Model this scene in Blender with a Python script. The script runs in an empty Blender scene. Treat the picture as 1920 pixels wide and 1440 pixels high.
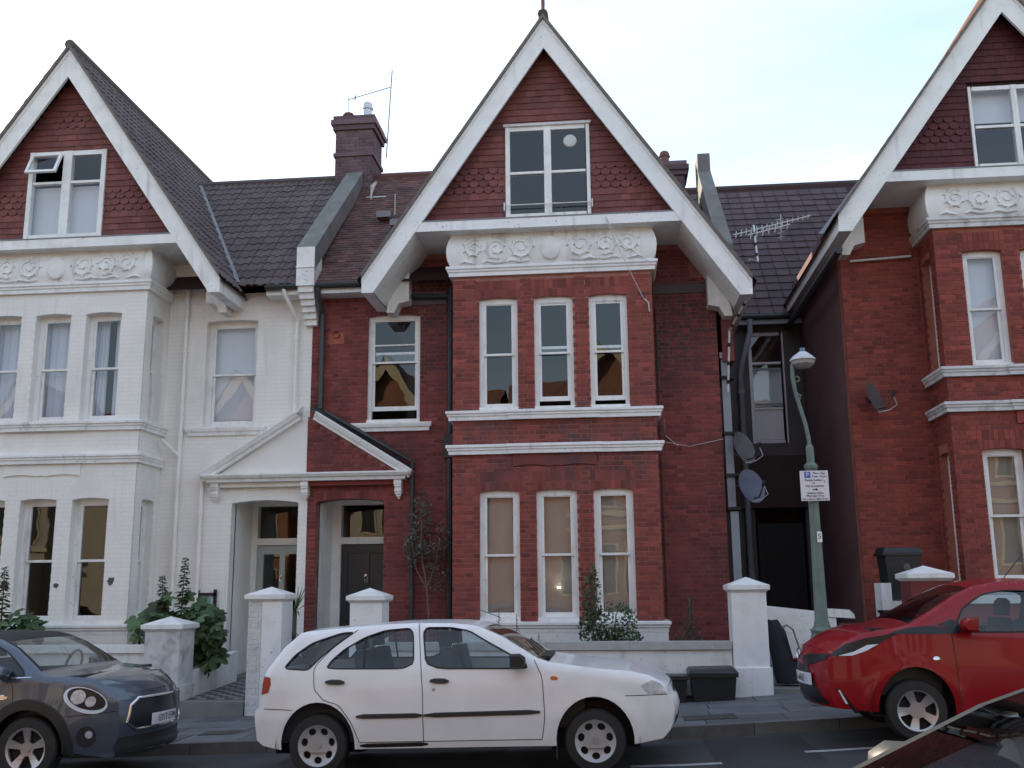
import bpy, bmesh, math, random
from mathutils import Vector as V, Matrix
from mathutils.geometry import delaunay_2d_cdt
R = math.radians
random.seed(7)
SC = bpy.context.scene
COL = SC.collection

# ------------------------------------------------------------------ camera
cd = bpy.data.cameras.new('camera'); cam = bpy.data.objects.new('camera', cd); COL.objects.link(cam)
cd.sensor_width = 36.0; cd.lens = 36.0 * 1890 / 1920; cd.clip_end = 2000
YAW, PITCH, ROLL = R(5.6), R(11.4), -0.0096
fw = V((-math.sin(YAW) * math.cos(PITCH), math.cos(YAW) * math.cos(PITCH), math.sin(PITCH)))
rt = V((math.cos(YAW), math.sin(YAW), 0)); up = rt.cross(fw)
rt, up = rt * math.cos(ROLL) + up * math.sin(ROLL), up * math.cos(ROLL) - rt * math.sin(ROLL)
cam.matrix_world = Matrix(((rt.x, up.x, -fw.x, 0), (rt.y, up.y, -fw.y, 0), (rt.z, up.z, -fw.z, 1.79), (0, 0, 0, 1)))
SC.camera = cam

# ------------------------------------------------------------------ light
SUN_AZ, SUN_EL = R(-44), R(27)          # azimuth from +Y towards +X
w = bpy.data.worlds.new('World'); SC.world = w; w.use_nodes = True
nt = w.node_tree; nt.nodes.clear()
out = nt.nodes.new('ShaderNodeOutputWorld'); bg = nt.nodes.new('ShaderNodeBackground')
sky = nt.nodes.new('ShaderNodeTexSky'); sky.sky_type = 'NISHITA'; sky.sun_disc = False
sky.sun_elevation = SUN_EL; sky.sun_rotation = SUN_AZ; sky.air_density = 1.25; sky.dust_density = 0.6; sky.ozone_density = 1.0
tc = nt.nodes.new('ShaderNodeTexCoord'); mp = nt.nodes.new('ShaderNodeMapping'); mp.inputs['Scale'].default_value = (1.2, 2.2, 5.0)
mp.inputs['Location'].default_value = (8.5, 4.5, 11.5); mp.inputs['Rotation'].default_value = (0.0, R(20), R(25))
no = nt.nodes.new('ShaderNodeTexNoise'); no.inputs['Scale'].default_value = 1.4; no.inputs['Detail'].default_value = 7; no.inputs['Roughness'].default_value = 0.55
cr = nt.nodes.new('ShaderNodeMapRange'); cr.inputs[1].default_value = 0.36; cr.inputs[2].default_value = 0.75; cr.inputs[3].default_value = 0.14; cr.inputs[4].default_value = 0.46
mx = nt.nodes.new('ShaderNodeMix'); mx.data_type = 'RGBA'
mx.inputs[7].default_value = (6.1, 6.7, 7.7, 1)
L = nt.links.new
L(tc.outputs['Generated'], mp.inputs[0]); L(mp.outputs[0], no.inputs['Vector']); L(no.outputs[0], cr.inputs[0])
L(cr.outputs[0], mx.inputs[0]); L(sky.outputs[0], mx.inputs[6]); L(mx.outputs[2], bg.inputs[0]); L(bg.outputs[0], out.inputs[0])
bg.inputs[1].default_value = 0.12
sd = bpy.data.lights.new('sun', 'SUN'); sd.energy = 5.0; sd.angle = R(0.6); sd.color = (1.0, 0.86, 0.66)
so = bpy.data.objects.new('sun', sd); COL.objects.link(so)
sdir = V((math.sin(SUN_AZ) * math.cos(SUN_EL), math.cos(SUN_AZ) * math.cos(SUN_EL), math.sin(SUN_EL)))
so.rotation_euler = sdir.to_track_quat('Z', 'Y').to_euler(); so.location = sdir * 40
vs = SC.view_settings; vs.view_transform = 'Standard'; vs.look = 'None'; vs.gamma = 1.0; vs.use_curve_mapping = False
vs.exposure = 1.16
SC.cycles.use_denoising = True; SC.cycles.max_bounces = 6; SC.cycles.transparent_max_bounces = 24
SC.cycles.caustics_reflective = False; SC.cycles.caustics_refractive = False; SC.cycles.sample_clamp_indirect = 6
SC.render.filter_size = 1.9

# ------------------------------------------------------------------ materials
MATS = {}
def mat(name, col, rough=.6, var=.10, vs_=2.5, isl=0, col2=None, bump=0, bs=60, metal=0, coat=0, spec=.5, streak=0, streakcol=(.12, .11, .10), stain=0, stainscale=1.2, emit=0, spots=(), spotcol=(.045, .03, .032), spotnoise=9.0, chips=0):
    if name in MATS: return MATS[name]
    m = bpy.data.materials.new(name); m.use_nodes = True; t = m.node_tree; N = t.nodes.new; K = t.links.new
    b = t.nodes['Principled BSDF']
    b.inputs['Roughness'].default_value = rough; b.inputs['Metallic'].default_value = metal
    b.inputs['Coat Weight'].default_value = coat; b.inputs['Coat Roughness'].default_value = .05
    b.inputs['Specular IOR Level'].default_value = spec
    geo = N('ShaderNodeNewGeometry'); pos = geo.outputs['Position']
    c = N('ShaderNodeRGB'); c.outputs[0].default_value = (*col, 1); cur = c.outputs[0]
    def mixc(f, a, bb, mode='MIX'):
        x = N('ShaderNodeMix'); x.data_type = 'RGBA'; x.blend_type = mode
        for i, s in ((0, f), (6, a), (7, bb)):
            if hasattr(s, 'is_linked'): K(s, x.inputs[i])
            else: x.inputs[i].default_value = s if i == 0 else (*s, 1)
        return x.outputs[2]
    def mth(op, a, bb=0.0):
        x = N('ShaderNodeMath'); x.operation = op
        for i, s in ((0, a), (1, bb)):
            if hasattr(s, 'is_linked'): K(s, x.inputs[i])
            else: x.inputs[i].default_value = s
        return x.outputs[0]
    def noise(sc, det=4, scale=None):
        n = N('ShaderNodeTexNoise'); n.inputs['Scale'].default_value = sc; n.inputs['Detail'].default_value = det
        if scale:
            mm = N('ShaderNodeMapping'); mm.inputs['Scale'].default_value = scale; K(pos, mm.inputs[0]); K(mm.outputs[0], n.inputs['Vector'])
        else: K(pos, n.inputs['Vector'])
        return n.outputs[0]
    def rng(s, a, bb, c0=0, c1=1):
        x = N('ShaderNodeMapRange'); K(s, x.inputs[0])
        for i, vv in enumerate((a, bb, c0, c1)): x.inputs[i + 1].default_value = vv
        return x.outputs[0]
    if isl:
        oi = N('ShaderNodeObjectInfo')
        r = mth('FRACT', mth('ADD', oi.outputs['Random'], geo.outputs['Random Per Island']))
        if col2: cur = mixc(rng(r, 0.35, 1.0), cur, col2)
        r2 = mth('FRACT', mth('MULTIPLY', r, 7.31))
        cur = mixc(1.0, cur, mixc(r2, (1 - isl,) * 3, (1 + isl,) * 3), 'MULTIPLY')
    elif col2:
        cur = mixc(rng(noise(vs_ * .7, 5), .35, .65), cur, col2)
    if var:
        n = noise(vs_, 5); cur = mixc(1.0, cur, mixc(rng(n, .25, .75), (1 - var,) * 3, (1 + var,) * 3), 'MULTIPLY')
    if stain:
        n = noise(stainscale, 6); cur = mixc(mth('MULTIPLY', rng(n, .52, .72), stain), cur, streakcol)
    for sx_, sy_, sz_, sr_, sa_ in spots:      # weathered patches with a place of their own
        vd = N('ShaderNodeVectorMath'); vd.operation = 'DISTANCE'; K(pos, vd.inputs[0]); vd.inputs[1].default_value = (sx_, sy_, sz_)
        cur = mixc(mth('MULTIPLY', mth('MULTIPLY', rng(vd.outputs['Value'], sr_, sr_ * .35), rng(noise(spotnoise, 3), .36, .60)), sa_), cur, spotcol)
    if streak:
        n = noise(1.0, 6, (9, 9, .8)); n2 = noise(.9, 3)
        cur = mixc(mth('MULTIPLY', mth('MULTIPLY', rng(n, .55, .8), rng(n2, .4, .65)), streak), cur, streakcol)
    if chips:
        cur = mixc(mth('MULTIPLY', mth('MULTIPLY', rng(noise(26, 4), .66, .69), rng(noise(1.7, 3), .45, .6)), chips), cur, (.16, .14, .12))
    K(cur, b.inputs['Base Color'])
    if bump:
        bn = N('ShaderNodeBump'); bn.inputs['Strength'].default_value = bump; bn.inputs['Distance'].default_value = .01
        K(noise(bs, 5), bn.inputs['Height']); K(bn.outputs[0], b.inputs['Normal'])
    if emit:
        b.inputs['Emission Color'].default_value = (*col, 1); b.inputs['Emission Strength'].default_value = emit
    MATS[name] = m; return m
def glassmat(name, tint=(1, 1, 1), refl=.07, dark=0.0):
    m = bpy.data.materials.new(name); m.use_nodes = True; t = m.node_tree; N = t.nodes.new; K = t.links.new
    o = t.nodes['Material Output']; t.nodes.remove(t.nodes['Principled BSDF'])
    lw = N('ShaderNodeLayerWeight'); lw.inputs[0].default_value = .5
    p = N('ShaderNodeMath'); p.operation = 'POWER'; K(lw.outputs['Facing'], p.inputs[0]); p.inputs[1].default_value = 4
    a = N('ShaderNodeMath'); a.operation = 'MULTIPLY_ADD'; K(p.outputs[0], a.inputs[0]); a.inputs[1].default_value = .85; a.inputs[2].default_value = refl
    tr = N('ShaderNodeBsdfTransparent'); tr.inputs[0].default_value = (*tint, 1)
    gl = N('ShaderNodeBsdfGlossy'); gl.inputs['Roughness'].default_value = .005
    geo = N('ShaderNodeNewGeometry'); n = N('ShaderNodeTexNoise'); n.inputs['Scale'].default_value = 2.2; n.inputs['Detail'].default_value = 1; K(geo.outputs['Position'], n.inputs['Vector'])
    bn = N('ShaderNodeBump'); bn.inputs['Strength'].default_value = .22; bn.inputs['Distance'].default_value = .006; K(n.outputs[0], bn.inputs['Height']); K(bn.outputs[0], gl.inputs['Normal'])
    mxs = N('ShaderNodeMixShader'); K(a.outputs[0], mxs.inputs[0]); K(tr.outputs[0], mxs.inputs[1]); K(gl.outputs[0], mxs.inputs[2]); K(mxs.outputs[0], o.inputs[0])
    MATS[name] = m; return m

WHITE = mat('white_paint', (.87, .865, .85), .5, .07, 3, chips=.6, stain=.16, stainscale=3.5, streak=.55, bump=.15, bs=25)
WHITEB = mat('white_gloss_board', (.88, .875, .875), .4, .06, 2, chips=.7, stain=.14, stainscale=4, streak=.35)
WHITEW = mat('white_masonry_paint', (.88, .855, .81), .75, .05, 1.3, stain=.18, stainscale=1.6, streak=.4, streakcol=(.34, .31, .27), bump=.3, bs=90)
WHITEM = mat('white_joint_paint', (.82, .79, .75), .8, .05, 1.3)
GREYW = mat('weathered_white_paint', (.66, .65, .65), .7, .15, 6, stain=.55, stainscale=5, streakcol=(.13, .12, .11), bump=.3, bs=60)
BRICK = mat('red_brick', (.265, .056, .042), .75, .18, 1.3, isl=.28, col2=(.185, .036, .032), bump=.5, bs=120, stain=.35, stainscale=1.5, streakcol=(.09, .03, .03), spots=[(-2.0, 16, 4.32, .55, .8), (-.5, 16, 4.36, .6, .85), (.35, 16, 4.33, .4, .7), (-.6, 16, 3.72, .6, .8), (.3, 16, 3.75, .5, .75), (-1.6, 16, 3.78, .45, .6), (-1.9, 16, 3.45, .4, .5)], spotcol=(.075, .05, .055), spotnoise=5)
MORTAR = mat('pink_mortar', (.39, .175, .145), .9, .25, 7, bump=.5, bs=150)
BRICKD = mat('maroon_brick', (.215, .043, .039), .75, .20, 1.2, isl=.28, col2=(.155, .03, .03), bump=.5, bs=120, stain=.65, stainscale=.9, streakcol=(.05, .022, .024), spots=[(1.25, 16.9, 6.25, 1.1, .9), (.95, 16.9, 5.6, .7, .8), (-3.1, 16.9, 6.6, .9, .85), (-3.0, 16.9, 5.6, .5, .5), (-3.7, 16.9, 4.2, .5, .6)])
MORTARD = mat('maroon_mortar', (.30, .12, .105), .9, .40, 6, bump=.5, bs=150)
BRICKR = mat('orange_red_brick', (.25, .047, .036), .75, .20, 1.1, isl=.28, col2=(.18, .033, .029), bump=.5, bs=120, stain=.25, stainscale=1.0, streakcol=(.10, .02, .02))
MORTARR = mat('orange_mortar', (.36, .115, .075), .9, .25, 6, bump=.5, bs=150)
BRICKC = mat('sooty_chimney_brick', (.14, .088, .10), .85, .2, 2, isl=.3, bump=.5, bs=100)
MORTARC = mat('chimney_mortar', (.28, .22, .24), .9, .3, 5)
HTILE = mat('hung_clay_tile', (.205, .064, .056), .7, .14, 1.5, isl=.18, col2=(.165, .052, .05), bump=.35, bs=70)
HTILER = mat('plum_hung_tile', (.095, .018, .024), .7, .14, 1.5, isl=.18, bump=.35, bs=70)
HBACK = mat('tile_batten_dark', (.04, .015, .016), .9, .1)
CTILE = mat('concrete_roof_tile', (.105, .077, .077), .8, .22, 1.2, isl=.20, bump=.4, bs=50, stain=.3, stainscale=2, streakcol=(.11, .10, .09))
PTILE = mat('clay_roof_tile', (.15, .070, .060), .85, .25, 2, isl=.32, col2=(.10, .065, .06), bump=.5, bs=60)
DTILE = mat('dark_interlocking_tile', (.075, .045, .050), .75, .15, 2, isl=.18, bump=.4, bs=50)
LEAD = mat('lead_sheet', (.22, .23, .25), .55, .2, 4, metal=.2)
CONC = mat('weathered_concrete', (.20, .20, .19), .9, .2, 3, bump=.5, bs=40, stain=.5, stainscale=2)
BLACKP = mat('black_iron_pipe', (.018, .019, .021), .45, .2, 5)
GREYP = mat('grey_pipe', (.25, .27, .31), .5, .1, 5)
DGREYP = mat('dark_grey_green_pipe', (.045, .055, .055), .45, .1, 5)
RENDER = mat('brown_render', (.16, .075, .074), .9, .12, 1.1, bump=.4, bs=80, stain=.4, stainscale=.8, streakcol=(.05, .03, .03))
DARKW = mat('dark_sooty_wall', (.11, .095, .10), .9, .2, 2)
INTER = mat('dim_interior', (.10, .085, .075), .9, .2, 1)
CURT = mat('sheer_curtain', (.72, .76, .84), .9, .03)
BLIND = mat('beige_blind_slat', (.55, .49, .425), .6, .06)
BLINDW = mat('white_roller_blind', (.72, .73, .78), .8, .03)
GLASS = glassmat('window_glass', (.93, .95, .96), .08)
CGLASS = glassmat('car_glass', (.76, .82, .84), .07)
ASPH = mat('asphalt', (.046, .046, .052), .85, .35, 1.1, bump=.9, bs=140, col2=(.062, .062, .066), stain=.55, stainscale=.9, streakcol=(.03, .03, .032))
KERB = mat('granite_kerb', (.13, .128, .125), .8, .2, 6, isl=.15, bump=.4, bs=80)
SLAB = mat('paving_slab', (.125, .128, .135), .85, .2, 3, isl=.25, col2=(.10, .105, .115), bump=.4, bs=90, stain=.35, stainscale=1.6, streakcol=(.055, .055, .057))
SOIL = mat('soil', (.035, .028, .022), .95, .3, 8, bump=.8, bs=40)
LINE = mat('road_paint', (.42, .42, .43), .7, .25, 9)
BLACK = mat('matt_black', (.012, .012, .013), .7, .1, 5)
RUB = mat('black_rubber', (.016, .016, .017), .6, .15, 9)
PLAS = mat('black_plastic', (.02, .02, .022), .42, .1, 6)
CHROME = mat('chrome', (.75, .76, .78), .12, 0, metal=1)
SILV = mat('silver_alloy', (.48, .45, .46), .35, .05, metal=.65)
HUBC = mat('hubcap_silver', (.44, .44, .46), .42, .06, 6, metal=.35)
PAINTW = mat('white_car_paint', (.84, .83, .83), .28, .04, 3, coat=.45, stain=.12, stainscale=2.5, streakcol=(.35, .32, .30))
PAINTG = mat('grey_car_paint', (.085, .105, .14), .3, .03, 2, metal=.45, coat=1)
PAINTR = mat('red_car_paint', (.27, .002, .008), .35, .03, 2, coat=.45, spec=.25)
PAINTB = mat('dark_car_paint', (.020, .025, .026), .42, .03, 2, coat=.2, spec=.3)
TRIM = mat('car_trim_black', (.018, .018, .02), .5, .1, 6)
SEAT = mat('car_seat', (.05, .055, .065), .9, .1, 6)
LENS = glassmat('lamp_lens', (.95, .95, .97), .09)
ORANGE = mat('orange_lens', (.55, .13, .02), .25, 0)
REDL = mat('red_lens', (.30, .03, .02), .2, .1)
LGREEN = mat('green_grey_post_paint', (.14, .19, .165), .5, .2, 5, stain=.4, stainscale=7, streakcol=(.08, .08, .07))
SIGNW = mat('sign_white', (.74, .72, .77), .45, .02)
SIGNB = mat('sign_blue', (.10, .14, .42), .5, 0)
INK = mat('black_ink', (.03, .03, .045), .6, 0)
LEAF = mat('dark_leaf', (.035, .070, .024), .55, .25, 6, isl=.35, col2=(.055, .095, .035))
LEAF2 = mat('bright_leaf', (.060, .110, .040), .55, .25, 6, isl=.3, col2=(.09, .13, .05))
LEAF3 = mat('olive_leaf', (.045, .055, .045), .6, .25, 6, isl=.35, col2=(.07, .075, .06))
STEM = mat('stem', (.12, .11, .07), .8, .2, 8)
BARK = mat('pale_bark', (.22, .15, .13), .85, .2, 9)
DISH = mat('dish_grey', (.10, .095, .10), .6, .15, 5)
DISHB = mat('dish_blue_grey', (.10, .11, .16), .6, .15, 5)
WIRE = mat('wire_white', (.55, .52, .50), .6, .1)
ALU = mat('aluminium', (.55, .57, .60), .35, .05, metal=.6)
ALUD = mat('weathered_aluminium', (.20, .20, .18), .6, .1, metal=.3)
CLAY = mat('clay_pot', (.20, .10, .09), .8, .2, 5)
DOORG = mat('pale_green_door', (.46, .50, .47), .45, .05, 3)
DOORD = mat('dark_grey_door', (.035, .037, .043), .4, .1, 3)
GREENB = mat('green_notice', (.20, .42, .33), .6, .1, 9)
PAPER = mat('paper_grey', (.62, .63, .62), .8, .05)

# ------------------------------------------------------------------ mesh helpers
OFF = {}
def link(o, parent=None):
    COL.objects.link(o)
    if parent: o.parent = parent
    return o
def tag(o, label=None, cat=None, group=None, kind=None):
    if label: o['label'] = label
    if cat: o['category'] = cat
    if group: o['group'] = group
    if kind: o['kind'] = kind
    return o
def thing(name, label, cat, loc=(0, 0, 0), group=None, rot=None):
    o = bpy.data.objects.new(name, None); link(o); o.location = loc; o.empty_display_size = .2
    if rot: o.rotation_euler = rot; OFF[o.name] = V((0, 0, 0))
    else: OFF[o.name] = V(loc)
    return tag(o, label, cat, group)
class Fr:
    def __init__(s, o, a, n): s.o = V(o); s.a = V(a); s.n = V(n)
    def p(s, a, d, z): return s.o + s.a * a + s.n * d + V((0, 0, z))
    def sh(s, d): return Fr(s.o + s.n * d, s.a, s.n)
class MB:
    def __init__(s): s.v = []; s.f = []
    def add(s, vs_, fs):
        n = len(s.v); s.v += [tuple(q) for q in vs_]; s.f += [tuple(i + n for i in f) for f in fs]; return s
    def hexa(s, p): return s.add(p, [(0, 3, 2, 1), (4, 5, 6, 7), (0, 1, 5, 4), (1, 2, 6, 5), (2, 3, 7, 6), (3, 0, 4, 7)])
    def box(s, x0, x1, y0, y1, z0, z1): return s.hexa([(x0, y0, z0), (x1, y0, z0), (x1, y1, z0), (x0, y1, z0), (x0, y0, z1), (x1, y0, z1), (x1, y1, z1), (x0, y1, z1)])
    def fbox(s, F, a0, a1, d0, d1, z0, z1): return s.hexa([F.p(*q) for q in ((a0, d0, z0), (a1, d0, z0), (a1, d1, z0), (a0, d1, z0), (a0, d0, z1), (a1, d0, z1), (a1, d1, z1), (a0, d1, z1))])
    def quad(s, *p): return s.add(p, [tuple(range(len(p)))])
    def prism(s, pts, vec):
        n = len(pts); vec = V(vec); a = [V(q) for q in pts]
        return s.add(a + [q + vec for q in a], [tuple(range(n))[::-1], tuple(range(n, 2 * n))] + [(i, (i + 1) % n, n + (i + 1) % n, n + i) for i in range(n)])
    def tube(s, pts, r, n=8, cap=True):
        pts = [V(q) for q in pts]; m = len(pts); rs = r if isinstance(r, (list, tuple)) else [r] * m
        vs_ = []; t0 = (pts[1] - pts[0]).normalized(); u = t0.orthogonal().normalized()
        for i in range(m):
            t = (pts[min(i + 1, m - 1)] - pts[max(i - 1, 0)]).normalized()
            u = (u - t * u.dot(t)); u = u.normalized() if u.length > 1e-6 else t.orthogonal().normalized()
            b = t.cross(u)
            for k in range(n):
                an = 2 * math.pi * k / n; vs_.append(pts[i] + (u * math.cos(an) + b * math.sin(an)) * rs[i])
        fs = [(i * n + k, i * n + (k + 1) % n, (i + 1) * n + (k + 1) % n, (i + 1) * n + k) for i in range(m - 1) for k in range(n)]
        if cap: fs += [tuple(range(n))[::-1], tuple(range((m - 1) * n, m * n))]
        return s.add(vs_, fs)
    def lathe(s, prof, c=(0, 0, 0), ax='z', n=24, cap=False):
        c = V(c); vs_ = []
        for r, h in prof:
            for k in range(n):
                a = 2 * math.pi * k / n; x, y = r * math.cos(a), r * math.sin(a)
                vs_.append(c + (V((x, y, h)) if ax == 'z' else V((x, h, y)) if ax == 'y' else V((h, x, y))))
        m = len(prof); fs = [(i * n + k, i * n + (k + 1) % n, (i + 1) * n + (k + 1) % n, (i + 1) * n + k) for i in range(m - 1) for k in range(n)]
        if cap: fs += [tuple(range(n)), tuple(range((m - 1) * n, m * n))]
        return s.add(vs_, fs)
    def sweep(s, path, prof):
        """path: plan points (x, y), left-hand outwards; prof: closed (d, z)"""
        P = [V((q[0], q[1])) for q in path]; n = len(P); nor = []
        for i in range(n):
            def nn(a, b): t = (b - a).normalized(); return V((t.y, -t.x))
            if i == 0: m = nn(P[0], P[1])
            elif i == n - 1: m = nn(P[-2], P[-1])
            else:
                a, b = nn(P[i - 1], P[i]), nn(P[i], P[i + 1]); m = a + b; m = m / max(m.dot(a), .2)
            nor.append(m)
        k = len(prof); vs_ = [(P[i].x + nor[i].x * d, P[i].y + nor[i].y * d, z) for i in range(n) for d, z in prof]
        fs = [(i * k + j, i * k + (j + 1) % k, (i + 1) * k + (j + 1) % k, (i + 1) * k + j) for i in range(n - 1) for j in range(k)]
        fs += [tuple(range(k)), tuple(range((n - 1) * k, n * k))]
        return s.add(vs_, fs)
    def build(s, name, m, parent=None, smooth=False, label=None, kind=None, recalc=True, ang=35):
        me = bpy.data.meshes.new(name); off = OFF.get(parent.name, V((0, 0, 0))) if parent else V((0, 0, 0))
        me.from_pydata([(q[0] - off.x, q[1] - off.y, q[2] - off.z) for q in s.v], [], s.f)
        if recalc:
            bm = bmesh.new(); bm.from_mesh(me); bmesh.ops.recalc_face_normals(bm, faces=bm.faces); bm.to_mesh(me); bm.free()
        if smooth:
            me.polygons.foreach_set('use_smooth', [True] * len(me.polygons)); me.set_sharp_from_angle(angle=R(ang))
        me.materials.append(m); o = bpy.data.objects.new(name, me); link(o, parent)
        OFF[o.name] = off
        return tag(o, label, kind=kind)
def inside(p, poly):
    x, y = p; c = False; j = len(poly) - 1
    for i in range(len(poly)):
        xi, yi = poly[i]; xj, yj = poly[j]
        if (yi > y) != (yj > y) and x < (xj - xi) * (y - yi) / (yj - yi + 1e-12) + xi: c = not c
        j = i
    return c
def dens(poly, st, closed=True):
    o = []; n = len(poly)
    for i in range(n if closed else n - 1):
        a, b = poly[i], poly[(i + 1) % n]; L_ = math.hypot(b[0] - a[0], b[1] - a[1]); k = max(1, int(math.ceil(L_ / st)))
        o += [(a[0] + (b[0] - a[0]) * j / k, a[1] + (b[1] - a[1]) * j / k) for j in range(k)]
    if not closed: o.append(poly[-1])
    return o
def tri2(outline, holes=(), lines=(), step=None):
    pts, ed = [], []
    for lp, cl in [(outline, 1)] + [(h, 1) for h in holes] + [(l, 0) for l in lines]:
        q = dens(lp, step, cl) if step else list(lp); n0 = len(pts); pts += [V(x) for x in q]
        ed += [(n0 + i, n0 + (i + 1) % len(q)) for i in range(len(q) if cl else len(q) - 1)]
    if step:
        xs = [p[0] for p in outline]; zs = [p[1] for p in outline]; y = min(zs) + step * .5; r = 0
        while y < max(zs):
            x = min(xs) + step * (.5 if r % 2 else .25)
            while x < max(xs):
                if inside((x, y), outline): pts.append(V((x, y)))
                x += step
            y += step * .87; r += 1
    vo, eo, fo, *_ = delaunay_2d_cdt(pts, ed, [], 0, 1e-5)
    tr = []
    for f in fo:
        c = (sum(vo[i][0] for i in f) / 3, sum(vo[i][1] for i in f) / 3)
        if inside(c, outline) and not any(inside(c, h) for h in holes): tr.append(tuple(f))
    return [(q[0], q[1]) for q in vo], tr
def wall(F, outline, holes, th, name, m, parent, kind=None):
    b = MB(); v, f = tri2(outline, holes); n = len(v)
    b.add([F.p(a, 0, z) for a, z in v] + [F.p(a, -th, z) for a, z in v], f + [tuple(i + n for i in t[::-1]) for t in f])
    for lp in [outline] + list(holes):
        k = len(lp); b.add([F.p(a, 0, z) for a, z in lp] + [F.p(a, -th, z) for a, z in lp], [(i, (i + 1) % k, k + (i + 1) % k, k + i) for i in range(k)])
    return b.build(name, m, parent, recalc=False, kind=kind)
def arch(a0, a1, z0, z1, rise=.028, n=6):
    """segmental head: crown at z1"""
    return [(a0, z0), (a1, z0)] + [(a1 + (a0 - a1) * i / n, z1 - rise * (2 * i / n - 1) ** 2) for i in range(n + 1)]
def copy_to(o, parent=None, loc=None):
    c = o.copy(); link(c, parent)
    if loc is not None: c.location = loc
    return c
def text(s, size, name, m, parent, loc, rot, align='CENTER', sx=1.0, ext=.001):
    cu = bpy.data.curves.new(name, 'FONT'); cu.body = s; cu.size = size; cu.align_x = align; cu.align_y = 'CENTER'; cu.extrude = ext; cu.resolution_u = 2
    t = bpy.data.objects.new(name, cu); COL.objects.link(t); dg = bpy.context.evaluated_depsgraph_get()
    me = bpy.data.meshes.new_from_object(t.evaluated_get(dg)); bpy.data.objects.remove(t)
    me.materials.clear(); me.materials.append(m); o = bpy.data.objects.new(name, me); link(o, parent)
    o.location = V(loc) - (OFF.get(parent.name, V((0, 0, 0))) if parent else V((0, 0, 0))); o.rotation_euler = rot; o.scale = (sx, 1, 1); return o
def interp(tb, x):
    if x <= tb[0][0]: return tb[0][1]
    for (a, b), (c, d) in zip(tb, tb[1:]):
        if x <= c: return b + (d - b) * (x - a) / (c - a)
    return tb[-1][1]
ZR = [(-70, -3.4), (-30, -1.1), (-12, -.28), (-5, -.06), (.6, .14), (2, .215), (4, .35), (8, .60), (30, 2.0), (70, 4.6)]
def zr(x): return interp(ZR, x)
# ------------------------------------------------------------------ setting
def strip(name, m, y0, y1, h0, h1, x0=-70, x1=70, st=1.0, parent=None, kind='structure', skirt=0):
    b = MB(); xs = []; x = x0
    while x < x1: xs.append(x); x += st
    xs.append(x1)
    vs_ = []; fs = []
    for x in xs: vs_ += [(x, y0, zr(x) + h0), (x, y1, zr(x) + h1)]
    fs = [(2 * i, 2 * i + 2, 2 * i + 3, 2 * i + 1) for i in range(len(xs) - 1)]
    b.add(vs_, fs); return b.build(name, m, parent, kind=kind)
g = MB(); g.add([(x, y, zr(x) - .5) for x in (-400, -70, -12, 0, 8, 70, 400) for y in (-400, 500)], [(2 * i, 2 * i + 2, 2 * i + 3, 2 * i + 1) for i in range(6)])
g.build('ground', SOIL, kind='structure')
strip('road', ASPH, 1.45, 11.72, 0, 0)
strip('pavement_bed', SOIL, 11.8, 14.45, .095, .095)
strip('garden_ground', SOIL, 14.4, 17.2, .16, .16)
strip('near_pavement', mat('pale_paving', (.26, .25, .24), .85, .2, 3), -3.2, 1.45, .12, .12)
strip('near_garden_ground', SOIL, -9, -3.2, .16, .16)
kerb = strip('kerb', KERB, 11.735, 11.80, -.1, .10); strip('near_kerb', KERB, 1.45, 1.449, -.1, .12)
pave = bpy.data.objects.new('pavement', None); link(pave); pave['kind'] = 'structure'
x = -14.0
while x < 11:
    l = .91; b = MB(); a0, a1 = x + .004, x + l - .004
    b.hexa([(a0, 11.715, zr(a0) - .1), (a1, 11.715, zr(a1) - .1), (a1, 11.86, zr(a1) - .1), (a0, 11.86, zr(a0) - .1), (a0, 11.725, zr(a0) + .125), (a1, 11.725, zr(a1) + .125), (a1, 11.86, zr(a1) + .125), (a0, 11.86, zr(a0) + .125)])
    b.build('kerb_stone', KERB, kerb); x += l
for r in range(4):
    y0 = 11.865 + r * .64; x = -14 + random.random() * .4
    while x < 10:
        l = random.choice((.6, .75, .9, .9)); a0, a1 = x + .005, x + l - .005; e = random.uniform(-.004, .004)
        MB().hexa([(a0, y0, zr(a0) + .05), (a1, y0, zr(a1) + .05), (a1, y0 + .63, zr(a1) + .05), (a0, y0 + .63, zr(a0) + .05), (a0, y0, zr(a0) + .122 + e), (a1, y0, zr(a1) + .122 - e), (a1, y0 + .63, zr(a1) + .122 - e), (a0, y0 + .63, zr(a0) + .122 + e)]).build('paving_slab', SLAB, pave)
        x += l
for x0, x1, y0, y1, lb in ((1.78, 2.6, 10.42, 10.52, 'short'), (.1, .95, 10.02, 10.12, 'left'), (-14, -4.4, 9.5, 9.6, 'l')):
    b = MB(); n = 8
    for i in range(n):
        a, c = x0 + (x1 - x0) * i / n, x0 + (x1 - x0) * (i + 1) / n
        b.quad((a, y0, zr(a) + .004), (c, y0, zr(c) + .004), (c, y1, zr(c) + .004), (a, y1, zr(a) + .004))
    b.build('road_marking', LINE, kind='structure')

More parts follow.
